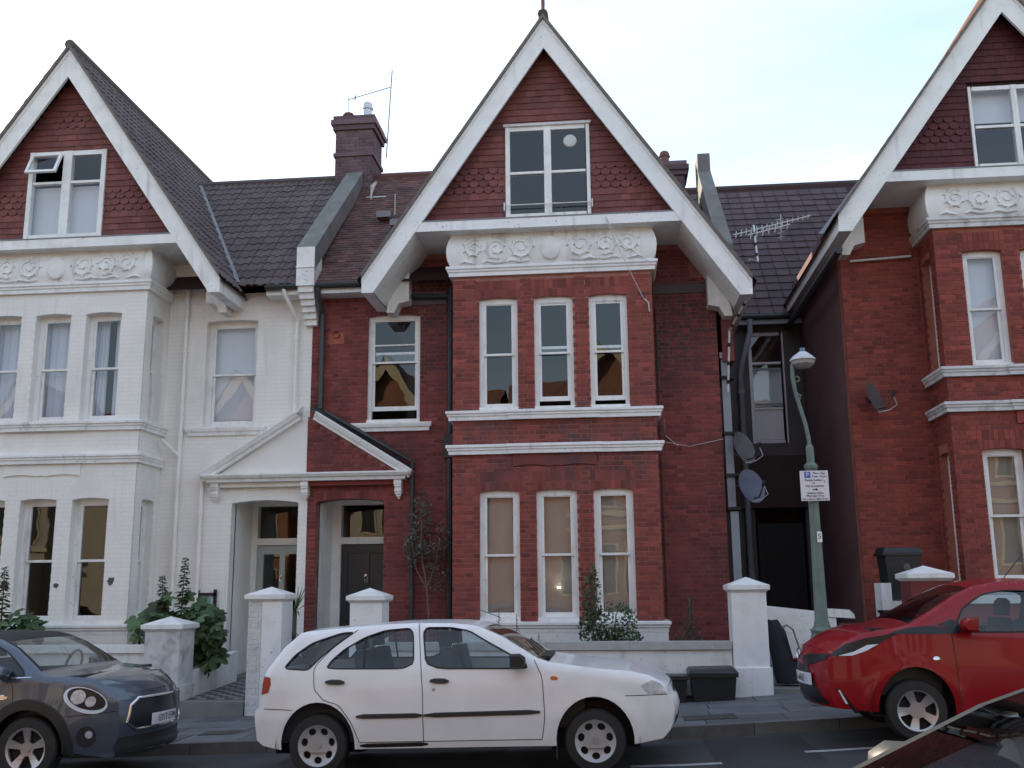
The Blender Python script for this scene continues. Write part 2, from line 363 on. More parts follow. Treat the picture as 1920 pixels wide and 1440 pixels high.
# ------------------------------------------------------------------ brick, tile
UB = {}
def unit(key, b, m):
    if (key, m.name) not in UB:
        me = bpy.data.meshes.new(key); me.from_pydata([tuple(q) for q in b.v], [], b.f); me.materials.append(m); UB[(key, m.name)] = me
    return UB[(key, m.name)]
def inst(name, me, parent, loc, mtx=None):
    o = bpy.data.objects.new(name, me); link(o, parent); off = OFF.get(parent.name, V((0, 0, 0)))
    if mtx: mm = mtx.copy(); mm.translation = V(loc) - off; o.matrix_local = mm
    else: o.location = V(loc) - off
    return o
def bricklay(F, rects, holes, parent, m, nobj=0, z0=None, seedoff=0, proud=0.0, extra=()):
    P_, S_, H_ = .3375, .212, .0995; full = []; rest = MB(); top = max(r[3] for r in rects); z = min(r[2] for r in rects); c = 0
    while z + .06 < top:
        zt = z + .062; zm = z + .033; iv = []
        for a0, a1, b0, b1 in rects:
            if b0 - .03 <= zm <= b1: iv.append((a0, a1))
        iv = sorted(iv); mg = []
        for a, b in iv:
            if mg and a <= mg[-1][1]: mg[-1] = (mg[-1][0], max(b, mg[-1][1]))
            else: mg.append((a, b))
        iv = mg
        for h in holes:
            h = (h[0] + .003, h[1] - .003, h[2], h[3])
            if h[2] < zt - .01 and h[3] > z + .01:
                nv = []
                for a, b in iv:
                    if h[1] <= a or h[0] >= b: nv.append((a, b)); continue
                    if h[0] > a: nv.append((a, h[0]))
                    if h[1] < b: nv.append((h[1], b))
                iv = nv
        o = (P_ / 2 if c % 2 else 0) + seedoff
        for a, b in iv:
            k = math.floor((a - o) / P_) - 1
            while k * P_ + o < b:
                for st, ln in ((0, S_), (.225, H_)):
                    p0 = k * P_ + o + st; p1 = p0 + ln; q0, q1 = max(p0, a), min(p1, b)
                    if q1 - q0 < .025: continue
                    if q1 - q0 > ln - .001: full.append((q0, q1, z))
                    else: rest.fbox(F, q0, q1, -.03, proud, z, zt)
                k += 1
        z += .075; c += 1
    random.shuffle(full)
    fx = abs(F.a.x) > .5
    for i, (q0, q1, z) in enumerate(full):
        if fx and i < nobj:
            ln = q1 - q0; kk = 'S' if ln > .15 else 'H'
            me = unit('brick_' + kk, MB().box(0, ln, -proud, .03, 0, .062), m)
            p = F.p(q0 if F.a.x > 0 else q1, 0, z); inst('brick', me, parent, p)
        else: rest.fbox(F, q0, q1, -.03, proud, z, z + .062)
    for a0, a1, zb0, zb1, zt_ in extra: rest.hexa([F.p(*q) for q in ((a0, -.03, zb0), (a1, -.03, zb1), (a1, proud, zb1), (a0, proud, zb0), (a0, -.03, zt_), (a1, -.03, zt_), (a1, proud, zt_), (a0, proud, zt_))])
    return rest.build('brickwork', m, parent, kind='stuff', recalc=False)
def lintel(a0, a1, z1, rise=.028, h=.29):
    o = []; A0, A1 = a0 - .05, a1 + .05; n = round((A1 - A0) / .078); w_ = (A1 - A0) / n; zt_ = z1 + h
    def cz(a): return z1 - rise * min(1.3, (2 * (a - a0) / (a1 - a0) - 1) ** 2)
    for i in range(n):
        p, q = A0 + i * w_ + .004, A0 + (i + 1) * w_ - .004; mid = z1 + h * .44
        o.append((p, q, cz(p) + .004, cz(q) + .004, mid - .005)); o.append((p, q, mid + .005, mid + .005, zt_))
    return o
def tileunit(kind, w_, g):
    b = MB(); gap = .003
    if kind == 'plain' or kind == 'flat':
        t = .014 if kind == 'plain' else .026; z0, z1 = t * 1.7, t * .9
        b.add([(gap, 0, z0 - t), (w_ - gap, 0, z0 - t), (w_ - gap, g + .03, z1 - t), (gap, g + .03, z1 - t), (gap, 0, z0), (w_ - gap, 0, z0), (w_ - gap, g + .03, z1), (gap, g + .03, z1)], [(4, 5, 6, 7), (0, 1, 5, 4), (1, 2, 6, 5), (3, 0, 4, 7)])
        if kind == 'flat':
            r = w_ * .12; b.add([(w_ - r, 0, z0), (w_ - r * .5, 0, z0 + .02), (w_ - gap, 0, z0), (w_ - r, g, z1), (w_ - r * .5, g, z1 + .02), (w_ - gap, g, z1)], [(0, 1, 4, 3), (1, 2, 5, 4), (0, 2, 1)])
    else:
        pr = [(0, .0), (.03, .021), (.06, .027), (.09, .021), (.12, .004), (.18, 0), (.205, .021), (.235, .027), (.265, .021), (.297, .002)]
        n = len(pr); z0, z1 = .03, .012; vs_ = [(x * w_ / .3, 0, z + z0) for x, z in pr] + [(x * w_ / .3, g + .04, z + z1) for x, z in pr] + [(x * w_ / .3, 0, z + z0 - .02) for x, z in pr]
        b.add(vs_, [(i, i + 1, n + i + 1, n + i) for i in range(n - 1)] + [(2 * n + i, 2 * n + i + 1, i + 1, i) for i in range(n - 1)])
    return b
def tiles(parent, O, A, S, w_, g, na, ns, keep, m, kind, nobj=0, stag=True):
    O, A, S = V(O), V(A), V(S); N = A.cross(S); N = N if N.z > 0 else -N
    ub = tileunit(kind, w_, g); rest = MB(); cnt = 0; spots = []
    for j in range(ns):
        for i in range(-1, na + 1):
            a = i * w_ + (w_ / 2 if stag and j % 2 else 0); s_ = j * g
            if keep(O + A * (a + w_ / 2) + S * (s_ + g / 2), a + w_ / 2, s_): spots.append((a, s_))
    mt = Matrix((A, S, N)).transposed().to_4x4()
    me = unit('roof_tile_%s%.2f' % (kind, w_), ub, m)
    rnd = random.Random(3); sel = set(rnd.sample(range(len(spots)), min(nobj, len(spots))))
    for i, (a, s_) in enumerate(spots):
        p = O + A * a + S * s_ + N * rnd.uniform(-.002, .004)
        if i in sel: inst('roof_tile', me, parent, p, mt)
        else: rest.add([p + A * q[0] + S * q[1] + N * q[2] for q in ub.v], ub.f)
    if rest.v: rest.build('roof_tiling', m, parent, kind='stuff', recalc=False)

# ------------------------------------------------------------------ windows
def sash(H, F, a0, a1, z0, z1, open_=0, mid=.5, fm=None, back=.13, blind=None, split=None, name='window', sill=True, glass=None):
    fm = fm or WHITE; glass = glass or GLASS; d = -back; b = MB(); fw_ = .068
    b.fbox(F, a0 - .01, a0 + fw_, d - .09, d, z0, z1 + .03); b.fbox(F, a1 - fw_, a1 + .01, d - .09, d, z0, z1 + .03)
    b.fbox(F, a0 + fw_, a1 - fw_, d - .09, d - .001, z1 - fw_ - .03, z1 + .03); b.fbox(F, a0 - .01, a1 + .01, d - .10, d + .07, z0 - .01, z0 + .055)
    o = b.build(name, fm, H); zm = z0 + (z1 - z0) * mid; A0, A1 = a0 + fw_, a1 - fw_; T = .045
    def leaf(zb, zt, dd, br):
        q = MB(); q.fbox(F, A0 + .002, A0 + T, dd - .035, dd, zb, zt); q.fbox(F, A1 - T, A1 - .002, dd - .035, dd, zb, zt)
        q.fbox(F, A0 + T, A1 - T, dd - .034, dd - .001, zt - T, zt); q.fbox(F, A0 + T, A1 - T, dd - .034, dd - .001, zb, zb + br)
        q.build('sash', fm, o); e = random.uniform(-.002, .002); e2 = random.uniform(-.003, .003); dg = dd - .02
        MB().quad(F.p(A0 + T, dg + e, zb + br), F.p(A1 - T, dg - e, zb + br), F.p(A1 - T, dg - e + e2, zt - T), F.p(A0 + T, dg + e + e2, zt - T)).build('pane', glass, o, recalc=False)
    leaf(zm - .02, z1 - fw_, d - .012, .035); leaf(z0 + .056 + open_, zm + .02 + open_, d - .052, .075)
    if split:
        zz = z0 + (z1 - z0) * split; MB().fbox(F, A0 + T, A1 - T, d - .045, d - .011, zz - .012, zz + .012).build('glazing_bar', fm, o)
    if blind == 'venetian':
        q = MB(); z = z0 + .12
        while z < z1 - .08:
            q.add([F.p(A0, d - .15, z), F.p(A1, d - .15, z), F.p(A1, d - .139, z + .0225), F.p(A0, d - .139, z + .0225)], [(0, 1, 2, 3)]); z += .0235
        q.build('blind', BLIND, o, kind='stuff', recalc=False)
    elif blind == 'roller':
        MB().fbox(F, A0 - .01, A1 + .01, d - .16, d - .155, z0 + (z1 - z0) * .32, z1).build('blind', BLINDW, o)
    elif blind == 'half':
        MB().fbox(F, A0 - .01, A1 + .01, d - .16, d - .155, z0 + (z1 - z0) * .08, z1).build('blind', BLINDW, o)
    elif blind and blind.startswith('curtain'):
        k = blind[7:]; rs = [(A0 - .05, A1 + .05, 0)] if k == '' else [(A0 - .05, A0 + (A1 - A0) * .36, 0), (A1 - (A1 - A0) * .38, A1 + .05, .1)]
        for r0, r1, tp in rs:
            q = MB(); n = 26; vs_ = []
            for i in range(n + 1):
                a = r0 + (r1 - r0) * i / n; w_ = .022 * math.sin(i * 1.25) + .01 * math.sin(i * .6); ax = a + (tp * (i / n) if r0 > A0 else 0)
                vs_ += [F.p(ax, d - .2 + w_, z0 + .02), F.p(a, d - .2 + w_ * .7, z1)]
            q.add(vs_, [(2 * i, 2 * i + 2, 2 * i + 3, 2 * i + 1) for i in range(n)]); q.build('curtain', CURT, o, smooth=True, recalc=False, ang=80)
    return o
def lights(H, F, a0, a1, z0, z1, cols, rows, d=.02, fm=None, fr=.05, mull=.05, skip=(), glass=None, name='window', dep=.09):
    fm = fm or WHITE; b = MB()
    xs = [a0 + (a1 - a0) * c for c in cols]; zs = [z0 + (z1 - z0) * r for r in rows]
    for i, x in enumerate(xs):
        w0 = fr if i == 0 else mull / 2; w1 = fr if i == len(xs) - 1 else mull / 2
        b.fbox(F, x - (0 if i == 0 else w0), x + (0 if i == len(xs) - 1 else w1 if i else fr), d - dep, d, z0, z1)
    o = b.build(name, fm, H)
    for i in range(len(xs) - 1):
        p = xs[i] + (fr if i == 0 else mull / 2); q = xs[i + 1] - (fr if i == len(xs) - 2 else mull / 2)
        for j, z in enumerate(zs):
            t = MB()
            lo = z if j == 0 else z - .022; hi = z if j == len(zs) - 1 else z + .022
            if j == 0: hi = z + fr
            if j == len(zs) - 1: lo = z - fr
            t.fbox(F, p + .001, q - .001, d - dep + .01, d - .012, lo, hi); t.build('rail', fm, o)
        for j in range(len(zs) - 1):
            if (i, j) in skip: continue
            e = random.uniform(-.002, .002)
            MB().quad(F.p(p, d - .045 + e, zs[j]), F.p(q, d - .045 - e, zs[j]), F.p(q, d - .045 - e, zs[j + 1]), F.p(p, d - .045 + e, zs[j + 1])).build('pane', glass or GLASS, o, recalc=False)
    return o

# ------------------------------------------------------------------ houses
YW, YB, YG = 16.9, 16.0, 15.70
AP, ZAP, K = 4.255, 11.35, 1.465          # gable apex: u, z, slope
BU0, BU1 = 2.655, 5.945
WU = [(3.09, 3.735), (4.0, 4.645), (4.905, 5.53)]
def scroll(c, r, t, d0, turns=1.6, n=26, w0=.028):
    """a spiral of relief on the frieze, returned as points"""
    return [(c[0] + d0 * math.cos(t + turns * 6.28 * i / n) * r * (1 - .8 * i / n), c[1] + math.sin(t + turns * 6.28 * i / n) * r * (1 - .8 * i / n)) for i in range(n + 1)]
def house(X0, s, dz, name, label, st):
    AP, ZAP, K = st.get('gab', (4.255, 11.35, 1.465))
    bs = st.get('bs', 0); BU0, BU1 = 2.655 + bs, 5.945 + bs; WU = [(a + bs, b + bs) for a, b in ((3.09, 3.735), (4.0, 4.645), (4.905, 5.53))]
    H = thing(name, label, 'house', (X0, YW, dz))
    FM = Fr((X0, YW, dz), (s, 0, 0), (0, -1, 0)); FB = Fr((X0, YB, dz), (s, 0, 0), (0, -1, 0))
    def X(u): return X0 + s * u
    wm, wj, bm_, bj, pr = st['wall'], st['joint'], st['bay'], st['bayjoint'], st['proud']
    # --- main wall
    door = (.155, 1.34, .25, 3.30); lw = (1.0, 1.94, 4.60, 6.53)
    outl = [(.004, -.6), (7.050, -.6), (7.050, 6.9), (AP + 2.6, 7.02), (AP + 2.35, 7.6), (AP - 2.35, 7.6), (AP - 2.6, 7.02), (.004, 7.02)]
    holes = [arch(*door, rise=.05), arch(*lw), [(BU0 + .1, .1), (BU1 - .1, .1), (BU1 - .1, 6.9), (BU0 + .1, 6.9)]]
    bo = -.008 if pr == 0 else 0
    wall(FM.sh(bo), outl, holes, .24, 'main_wall', wj, H)
    bx = [(BU0 - .01, BU1 + .01, -1, 9), (door[0], door[1], -1, 3.30 + .29), (door[0] - .05, door[1] + .05, 3.23, 3.59), (lw[0], lw[1], lw[2], lw[3]), (lw[0] - .05, lw[1] + .05, lw[3] - .028, lw[3] + .29)]
    bricklay(FM, [(0, 7.055, -.05, 6.88), (.2, 6.9, 6.86, 7.0), (AP - 2.38, AP + 2.38, 6.98, 7.58)], bx, H, wm, st['nb'][0], proud=pr, extra=lintel(door[0], door[1], door[3], .05, .27) + lintel(lw[0], lw[1], lw[3]))
    # --- bay
    hol = [arch(a, b, 4.60, 6.50) for a, b in WU] + [arch(a, b, 1.27, 3.31) for a, b in WU]
    wall(FB.sh(bo), [(BU0 + .006, -.3), (BU1 - .006, -.3), (BU1 - .006, 6.95), (BU0 + .006, 6.95)], hol, .23, 'bay_wall', bj, H)
    ex = []; bxs = []
    for a, b in WU:
        for z0, z1 in ((4.6, 6.5), (1.27, 3.31)):
            bxs += [(a, b, z0, z1), (a - .05, b + .05, z1 - .028, z1 + .29)]; ex += lintel(a, b, z1)
    bricklay(FB, [(BU0, BU1, -.0, 6.87)], bxs, H, bm_, st['nb'][1], proud=pr, seedoff=BU0, extra=ex)
    for u, n in ((BU0, -1), (BU1, 1)):
        FR = Fr((X(u), YB, dz), (0, 1, 0), (n * s, 0, 0)); hs = [arch(.25, .72, 4.6, 6.5), arch(.25, .72, 1.27, 3.31)]
        wall(FR.sh(bo), [(.0095, -.3), (.9, -.3), (.9, 6.95), (.0095, 6.95)], hs, .2, 'bay_return_wall', bj, H)
        bricklay(FR, [(.031, .87, 0, 6.87)], [(.25, .72, 4.6, 6.6), (.25, .72, 1.27, 3.4)], H, bm_, 0, proud=pr)
        for z0, z1 in ((4.6, 6.5), (1.27, 3.31)): sash(H, FR, .25, .72, z0, z1, name='bay_side_window')
    xl, xr = sorted((X(BU0), X(BU1)))
    def path(step=True):
        q = [(xl, YW), (xl, YB)]
        if step: q += [(xl + .98, YB), (xl + .98, YB - .035), (xl + 2.32, YB - .035), (xl + 2.32, YB)]
        return q + [(xr, YB), (xr, YW)]
    def mould(z0, z1, d, nm, m=None, step=True, kind=0):
        h = z1 - z0; m = m or st['trim']
        pf = [(0.002, z0), (d * .55, z0), (d * .6, z0 + h * .35), (d * .78, z0 + h * .45), (d * .8, z0 + h * .6), (d, z0 + h * .72), (d, z1 - .008), (d * .9, z1), (0.002, z1 + .004)]
        MB().sweep(path(step), [(a, b + dz) for a, b in pf]).build(nm, m, H)
    mould(4.44, 4.595, .105, 'sill_cornice'); mould(3.885, 4.04, .10, 'string_cornice'); mould(1.10, 1.262, .10, 'bay_plinth_moulding', step=False); mould(6.87, 7.04, .105, 'frieze_base_moulding', step=False)
    MB().sweep(path(False), [(.002, -.3 + dz), (.05, -.3 + dz), (.05, 1.10 + dz), (.002, 1.10 + dz)]).build('bay_plinth', st['plinth'], H)
    # wavy panel under the string cornice
    pl = [(xl + .98, 3.885)] + [(xl + .98 + 1.34 * i / 30, 3.675 + .035 * math.sin(abs(i - 15) / 15 * math.pi * 1.0 - .2) - (.0 if i else 0) + (.03 * (1 - min(1, abs(i - 15) / 2.0)))) for i in range(31)] + [(xl + 2.32, 3.885)]
    MB().prism([(a, YB - .001, z + dz) for a, z in pl], (0, -.03, 0)).build('wavy_panel', st['panel'], H)
    # frieze
    pf = [(.004, 7.04), (.05, 7.07), (.085, 7.15), (.10, 7.27), (.095, 7.38), (.07, 7.48), (.04, 7.56), (.035, 7.62), (.004, 7.62)]
    fz = MB().sweep(path(False), [(a, b + dz) for a, b in pf]).build('frieze', st['friezem'], H, smooth=True)
    def fd(z): return interp([(7.04, .05), (7.15, .088), (7.27, .102), (7.38, .097), (7.48, .072), (7.6, .04)], z)
    xc = (xl + xr) / 2
    cc = MB(); rs = [(0, 0)]
    for i in range(7):
        t = math.pi / 2 * i / 6; rs.append((math.sin(t), math.cos(t)))
    cc.lathe([(.17 * math.sin(t * math.pi / 12), -.04 * math.cos(t * math.pi / 12)) for t in range(0, 7)], (0, 0, 0), 'y', 24)
    cc.v = [(q[0] + xc, YB - .098 + q[1], q[2] * 1.2 + 7.30 + dz) for q in cc.v]; cc.build('frieze_boss', st['friezem'], fz, smooth=True)
    def onf(p, lift): return V((p[0], YB - fd(p[1]) - lift, p[1] + dz))
    for sd_ in (-1, 1):
        for cx, cz, r, t0, dd in ((.50, 7.33, .20, 2.2, 1), (.90, 7.33, .18, 4.4, 1), (1.28, 7.34, .17, 1.0, -1)):
            b = MB(); pts = scroll((xc + sd_ * cx, cz), r, t0, dd * sd_); n = len(pts)
            b.tube([onf(p, .006) for p in pts], [.026 * (1 - .55 * i / n) for i in range(n)], 6)
            for i in range(2, n - 7, 2):      # acanthus lobes outwards from the scroll
                p, q = pts[i], pts[i + 1]; t = V((q[0] - p[0], q[1] - p[1])).normalized(); nn = V((p[0] - (xc + sd_ * cx), p[1] - cz)).normalized(); l = .075 * (1 - .6 * i / n)
                tip = (p[0] + nn.x * l + t.x * l * .8, min(7.6, max(7.07, p[1] + nn.y * l + t.y * l * .8)))
                b.tube([onf(p, .012), onf(((p[0] + tip[0]) / 2, (p[1] + tip[1]) / 2), .020), onf(tip, .006)], [.020, .017, .006], 5)
            b.tube([onf((xc + sd_ * (cx - .16 * dd), 7.1), .006), onf((xc + sd_ * cx, 7.085), .012), onf((xc + sd_ * (cx + .16), 7.12), .012), onf((xc + sd_ * (cx + .24), 7.09), .006)], [.012, .024, .024, .014], 6)
            b.build('scroll_ornament', st['friezem'], fz, smooth=True, ang=60)
    # --- gable
    ai = ZAP - .54; FG = Fr((X0, YB, dz), (s, 0, 0), (0, -1, 0)); gw = st.get('gw', (3.56, 4.99, 7.86, 9.50))
    hb = (ai - 7.70) / K
    wall(FG.sh(-.03), [(AP - hb - .1, 7.70), (AP + hb + .1, 7.70), (AP, ai + .15)], [[(gw[0], gw[2]), (gw[1], gw[2]), (gw[1], gw[3]), (gw[0], gw[3])]], .15, 'gable_wall', HBACK, H)
    gt = .115; tw = .165; rest = MB(); cnt = 0; fm_ = []
    for j in range(int((ai + .12 - 7.76) / gt)):
        z = 7.76 + j * gt; hw = (ai + .1 - z) / K; scal = 8.32 < z < 8.76; k = -int(hw / tw) - 2
        if st.get('diamond') and 9.85 < z < 10.25: sc2 = .30 - abs(z - 10.05) * 1.2
        else: sc2 = 0
        while k * tw < hw + .2:
            a = AP + k * tw + (tw / 2 if j % 2 else 0); k += 1; mid = a + tw / 2
            if abs(mid - AP) > hw + .12: continue
            cut = [(a, a + tw)]
            if z + gt > gw[2] - .05 and z < gw[3] - .02: cut = [(p, q) for p, q in ((a, min(a + tw, gw[0] - .005)), (max(a, gw[1] + .005), a + tw)) if q - p > .03 and not (p >= gw[0] and q <= gw[1])]
            for p, q in cut:
                sc_ = scal or abs(mid - AP) < sc2
                if q - p > tw - .001:
                    key = 'scallop' if sc_ else 'plain_hung'; u_ = MB(); w2 = tw - .003
                    if sc_: lo = [(w2 / 2 - w2 / 2 * math.cos(math.pi * i / 8), gt * .55 - gt * .55 * math.sin(math.pi * i / 8)) for i in range(9)]
                    else: lo = [(0, 0), (w2, 0)]
                    n = len(lo); vs_ = [(x_, -.022, z_) for x_, z_ in lo] + [(w2, -.004, gt + .02), (0, -.004, gt + .02)] + [(x_, -.008, z_) for x_, z_ in lo]
                    u_.add(vs_, [tuple(range(n + 2))] + [(n + 2 + i, n + 3 + i, i + 1, i) for i in range(n - 1)] + [(0, n + 1, n + 2), (n - 1, n, 2 * n + 1)])
                    o = inst('hung_tile', unit(key, u_, st['hung']), H, FG.p(p if s > 0 else q, random.uniform(0, .004), z))
                else: rest.hexa([FG.p(*w_) for w_ in ((p, -.004, z), (q, -.004, z), (q, .02, z), (p, .02, z), (p, -.01, z + gt + .02), (q, -.01, z + gt + .02), (q, .004, z + gt + .02), (p, .004, z + gt + .02))])
    rest.build('cut_hung_tiles', st['hung'], H, kind='stuff', recalc=False)
    # bargeboards, fascia, soffit
    for sg in (-1, 1):
        de = st['eave'][0 if sg * s < 0 else 1]; zo = ZAP - K * de; zb = zo - .26; di = (ai - zb) / K
        pl = [(AP, ZAP), (AP + sg * de, zo), (AP + sg * de, zb), (AP + sg * di, zb), (AP, ai)]
        MB().prism([(X(a), YG, z + dz) for a, z in pl], (0, .05, 0)).build('bargeboard', st['barge'], H)
        pl2 = [(AP, ZAP - .012), (AP + sg * de, zo - .012), (AP + sg * de, zo - .09), (AP, ZAP - .09)]
        MB().prism([(X(a), YG - .02, z + dz) for a, z in pl2], (0, .019, 0)).build('verge_strip', st['barge'], H)
        pl2 = [(AP, ZAP + .068), (AP + sg * de, zo + .068), (AP + sg * de, zo - .011), (AP, ZAP - .011)]
        MB().prism([(X(a), YG - .063, z + dz) for a, z in pl2], (0, .12, 0)).build('verge_bedding', mat('verge_mortar', (.17, .145, .13), .9, .25, 9, bump=.5, bs=60), H)
        d0 = (ai - 7.6) / K; e0 = (ai - 7.6) / K + .04
        q = MB(); q.quad((X(AP + sg * d0), YG + .05, 7.6 + dz), (X(AP + sg * di), YG + .05, zb + .02 + dz), (X(AP + sg * di), YW, zb + .02 + dz), (X(AP + sg * d0), YW, 7.6 + dz))
        q.quad((X(AP + sg * de), YG + .05, zb + dz), (X(AP + sg * di), YG + .05, zb + dz), (X(AP + sg * di), YW + 4.0, zb + dz), (X(AP + sg * de), YW + 4.0, zb + dz))
        q.quad((X(AP + sg * de), YG + .05, zb + dz), (X(AP + sg * de), YG + .05, zo + dz), (X(AP + sg * de), YW + 4.0, zo + dz), (X(AP + sg * de), YW + 4.0, zb + dz)); q.build('sloping_soffit', st['soffit'], H, recalc=False)
        br = [(AP + sg * (di - .42), zb + .64), (AP + sg * (di - .05), zb + .08), (AP + sg * (di - .03), zb - .10), (AP + sg * (di - .16), zb - .10), (AP + sg * (di - .24), zb + .06), (AP + sg * (di - .42), zb + .10)]
        MB().prism([(X(a), YW - .30, z + dz) for a, z in br], (0, .3, 0)).build('eaves_bracket', st['soffit'], H)
    d1 = (ai - 7.6) / K; d2 = (ai - 7.765) / K
    MB().prism([(X(AP - d1), YG + .01, 7.6 + dz), (X(AP + d1), YG + .01, 7.6 + dz), (X(AP + d2), YG + .01, 7.765 + dz), (X(AP - d2), YG + .01, 7.765 + dz)], (0, .04, 0)).build('fascia_board', st['barge'], H)
    q = MB(); q.quad((X(AP - d1), YG + .02, 7.602 + dz), (X(AP + d1), YG + .02, 7.602 + dz), (X(AP + d1), YW, 7.602 + dz), (X(AP - d1), YW, 7.602 + dz)); q.build('soffit', st['soffit'], H, recalc=False)
    fl = MB(); fl.hexa([(X(AP - d2 - .0), YG + .0, 7.767 + dz), (X(AP + d2), YG + .0, 7.767 + dz), (X(AP + d2), YB + .02, 7.80 + dz), (X(AP - d2), YB + .02, 7.80 + dz), (X(AP - d2 - .0), YG + .0, 7.785 + dz), (X(AP + d2), YG + .0, 7.785 + dz), (X(AP + d2), YB + .02, 7.85 + dz), (X(AP - d2), YB + .02, 7.85 + dz)]); fl.build('lead_flashing', LEAD, H)
    st['gwin'](H, FG, gw)
    # --- windows
    for i, (a, b) in enumerate(WU):
        k = i if s > 0 else 2 - i
        sash(H, FB, a, b, 4.60, 6.50, back=st['back'], **st['ff'][k]); sash(H, FB, a, b, 1.27, 3.31, back=st['back'], **st['gf'][k])
    sash(H, FM, *lw, back=st['back'], **st['lw'])
    b = MB(); xw0, xw1 = sorted((X(lw[0]), X(lw[1])))
    b.sweep([(xw0 - .18, YW + .01), (xw0 - .18, YW), (xw1 + .12, YW), (xw1 + .12, YW + .01)], [(a, z + dz) for a, z in ((-.02, 4.44), (.05, 4.44), (.06, 4.5), (.085, 4.51), (.10, 4.56), (.10, 4.585), (-.02, 4.6))]); b.build('window_sill', st['trim'], H)
    # --- door recess
    D = 1.12; zf = st['zf']
    q = MB(); q.fbox(FM, .155 - .02, .155, -D, -.2, zf, 3.5); q.fbox(FM, 1.34, 1.36, -D, -.2, zf, 3.5); q.fbox(FM, .135, 1.36, -D, -.2, 3.36, 3.42); q.build('porch_lining', st['porch'], H)
    q = MB(); q.fbox(FM, .1, 1.4, -D - .05, .02, zf - .12, zf); q.build('doorstep', CONC, H)
    FD = FM.sh(-D); q = MB(); a0, a1 = .155, 1.34
    q.fbox(FD, a0, a0 + .16, -.1, .06, zf, 3.40); q.fbox(FD, a1 - .10, a1, -.1, .06, zf, 3.40); q.fbox(FD, a0 + .16, a1 - .10, -.1, .05, 3.28, 3.40); q.fbox(FD, a0 + .16, a1 - .10, -.1, .055, 2.58, 2.70)
    dob = q.build('door_frame', st['porch'], H); da, db = a0 + .16, a1 - .10
    MB().quad(FD.p(da, -.02, 2.70), FD.p(db, -.02, 2.70), FD.p(db, -.025, 3.28), FD.p(da, -.025, 3.28)).build('fanlight', GLASS, dob, recalc=False)
    dr = MB(); t = .11; wd = db - da; dr.fbox(FD, da + .003, da + t, -.05, 0, zf + .02, 2.575); dr.fbox(FD, db - t, db - .003, -.05, 0, zf + .02, 2.575); dr.fbox(FD, da + wd / 2 - .05, da + wd / 2 + .05, -.048, -.001, zf + .2, 2.46)
    for z0, z1 in ((zf + .021, zf + .25), (1.25, 1.42), (2.42, 2.574)): dr.fbox(FD, da + t, db - t, -.049, -.002, z0, z1)
    dr.fbox(FD, da + t, db - t, -.045, -.03, zf + .25, 1.25)
    if st['doorglass']: pass
    else: dr.fbox(FD, da + t, db - t, -.045, -.03, 1.42, 2.42)
    dd_ = dr.build('front_door', st['door'], H)
    if st['doorglass']:
        for p, q_ in ((da + t, da + wd / 2 - .05), (da + wd / 2 + .05, db - t)): MB().quad(FD.p(p, -.02, 1.42), FD.p(q_, -.02, 1.42), FD.p(q_, -.022, 2.42), FD.p(p, -.022, 2.42)).build('door_pane', GLASS, dd_, recalc=False)
    kn = MB(); kn.tube([FD.p(da + wd / 2 + .035 * math.cos(i * .63), .02, 1.98 + .045 * math.sin(i * .63)) for i in range(11)], .008, 6); kn.lathe([(.0, -.02), (.018, -.02), (.022, 0), (.01, .015), (0, .016)], FD.p(da + wd / 2, .02, 2.03), 'y', 10); kn.build('door_knocker', CHROME, dd_, smooth=True)
    text(st['num'], .10, 'door_number', st['numm'], dd_, FD.p(da + wd / 2, .003, 1.74 if st['doorglass'] else 1.93), (R(90), 0, 0), sx=.8)
    # --- pediment half
    if st['pediment']:
        pm = [(a, z) for a, z in ((-.02, 3.60), (.20, 3.60), (.215, 3.65), (.25, 3.665), (.28, 3.71), (.28, 3.735), (-.02, 3.75))]
        u1 = 1.53
        q = MB(); x0, x1 = sorted((X(.0), X(u1)))
        pth = [(x0, YW), (x1, YW), (x1, YW + .02)] if s > 0 else [(x0, YW + .02), (x0, YW), (x1, YW)]
        q.sweep(pth, [(a, z + dz) for a, z in pm]); q.build('pediment_base', st['trim'], H)
        # raking cornice: profile swept up the slope
        p0, p1 = (u1 + .26, 3.62), (.11, 4.66); dx, dzz = p1[0] - p0[0], p1[1] - p0[1]; ln = math.hypot(dx, dzz); nx, nz = (dzz / ln, -dx / ln)
        if nz < 0: nx, nz = -nx, -nz
        rk = MB(); prf = [(-.02, 0), (.20, 0), (.21, .05), (.245, .06), (.27, .11), (.28, .13), (.28, .15), (-.02, .15)]
        rk.add([FM.p(p[0] + nx * h, d_, p[1] + nz * h) for p in (p0, p1) for d_, h in prf], [tuple(range(8)), tuple(range(8, 16))] + [(i, (i + 1) % 8, 8 + (i + 1) % 8, 8 + i) for i in range(8)])
        rk.build('raking_cornice', st['trim'], H)
        ty = [(0.0, 3.75), (u1 - .02, 3.75), (.0, 4.80)]
        tb = MB(); tb.prism([FM.p(a, .0, z) for a, z in [(0.0, 3.75), (1.55, 3.75), (.12, 4.66), (0.0, 4.72)]], FM.n * .10); tb.build('tympanum', wj, H)
        FT = FM.sh(.112); rows = []
        rr = [(0.0, (4.60 - z) / .62 + .05, z, z + .075) for z in [3.755 + .075 * i for i in range(12)]]
        if pr == 0: bricklay(FT, rr, [], H, wm, 0, proud=pr, seedoff=.1)
        tp = MB(); tp.hexa([FM.p(*w_) for w_ in ((u1 + .30, 0, 3.74), (.12, 0, 4.78), (.12, .27, 4.78), (u1 + .30, .27, 3.74), (u1 + .36, 0, 3.77), (.12, 0, 4.95), (.12, .27, 4.82), (u1 + .30, .27, 3.775))]); tp.build('hood_roof', st['hoodroof'], H)
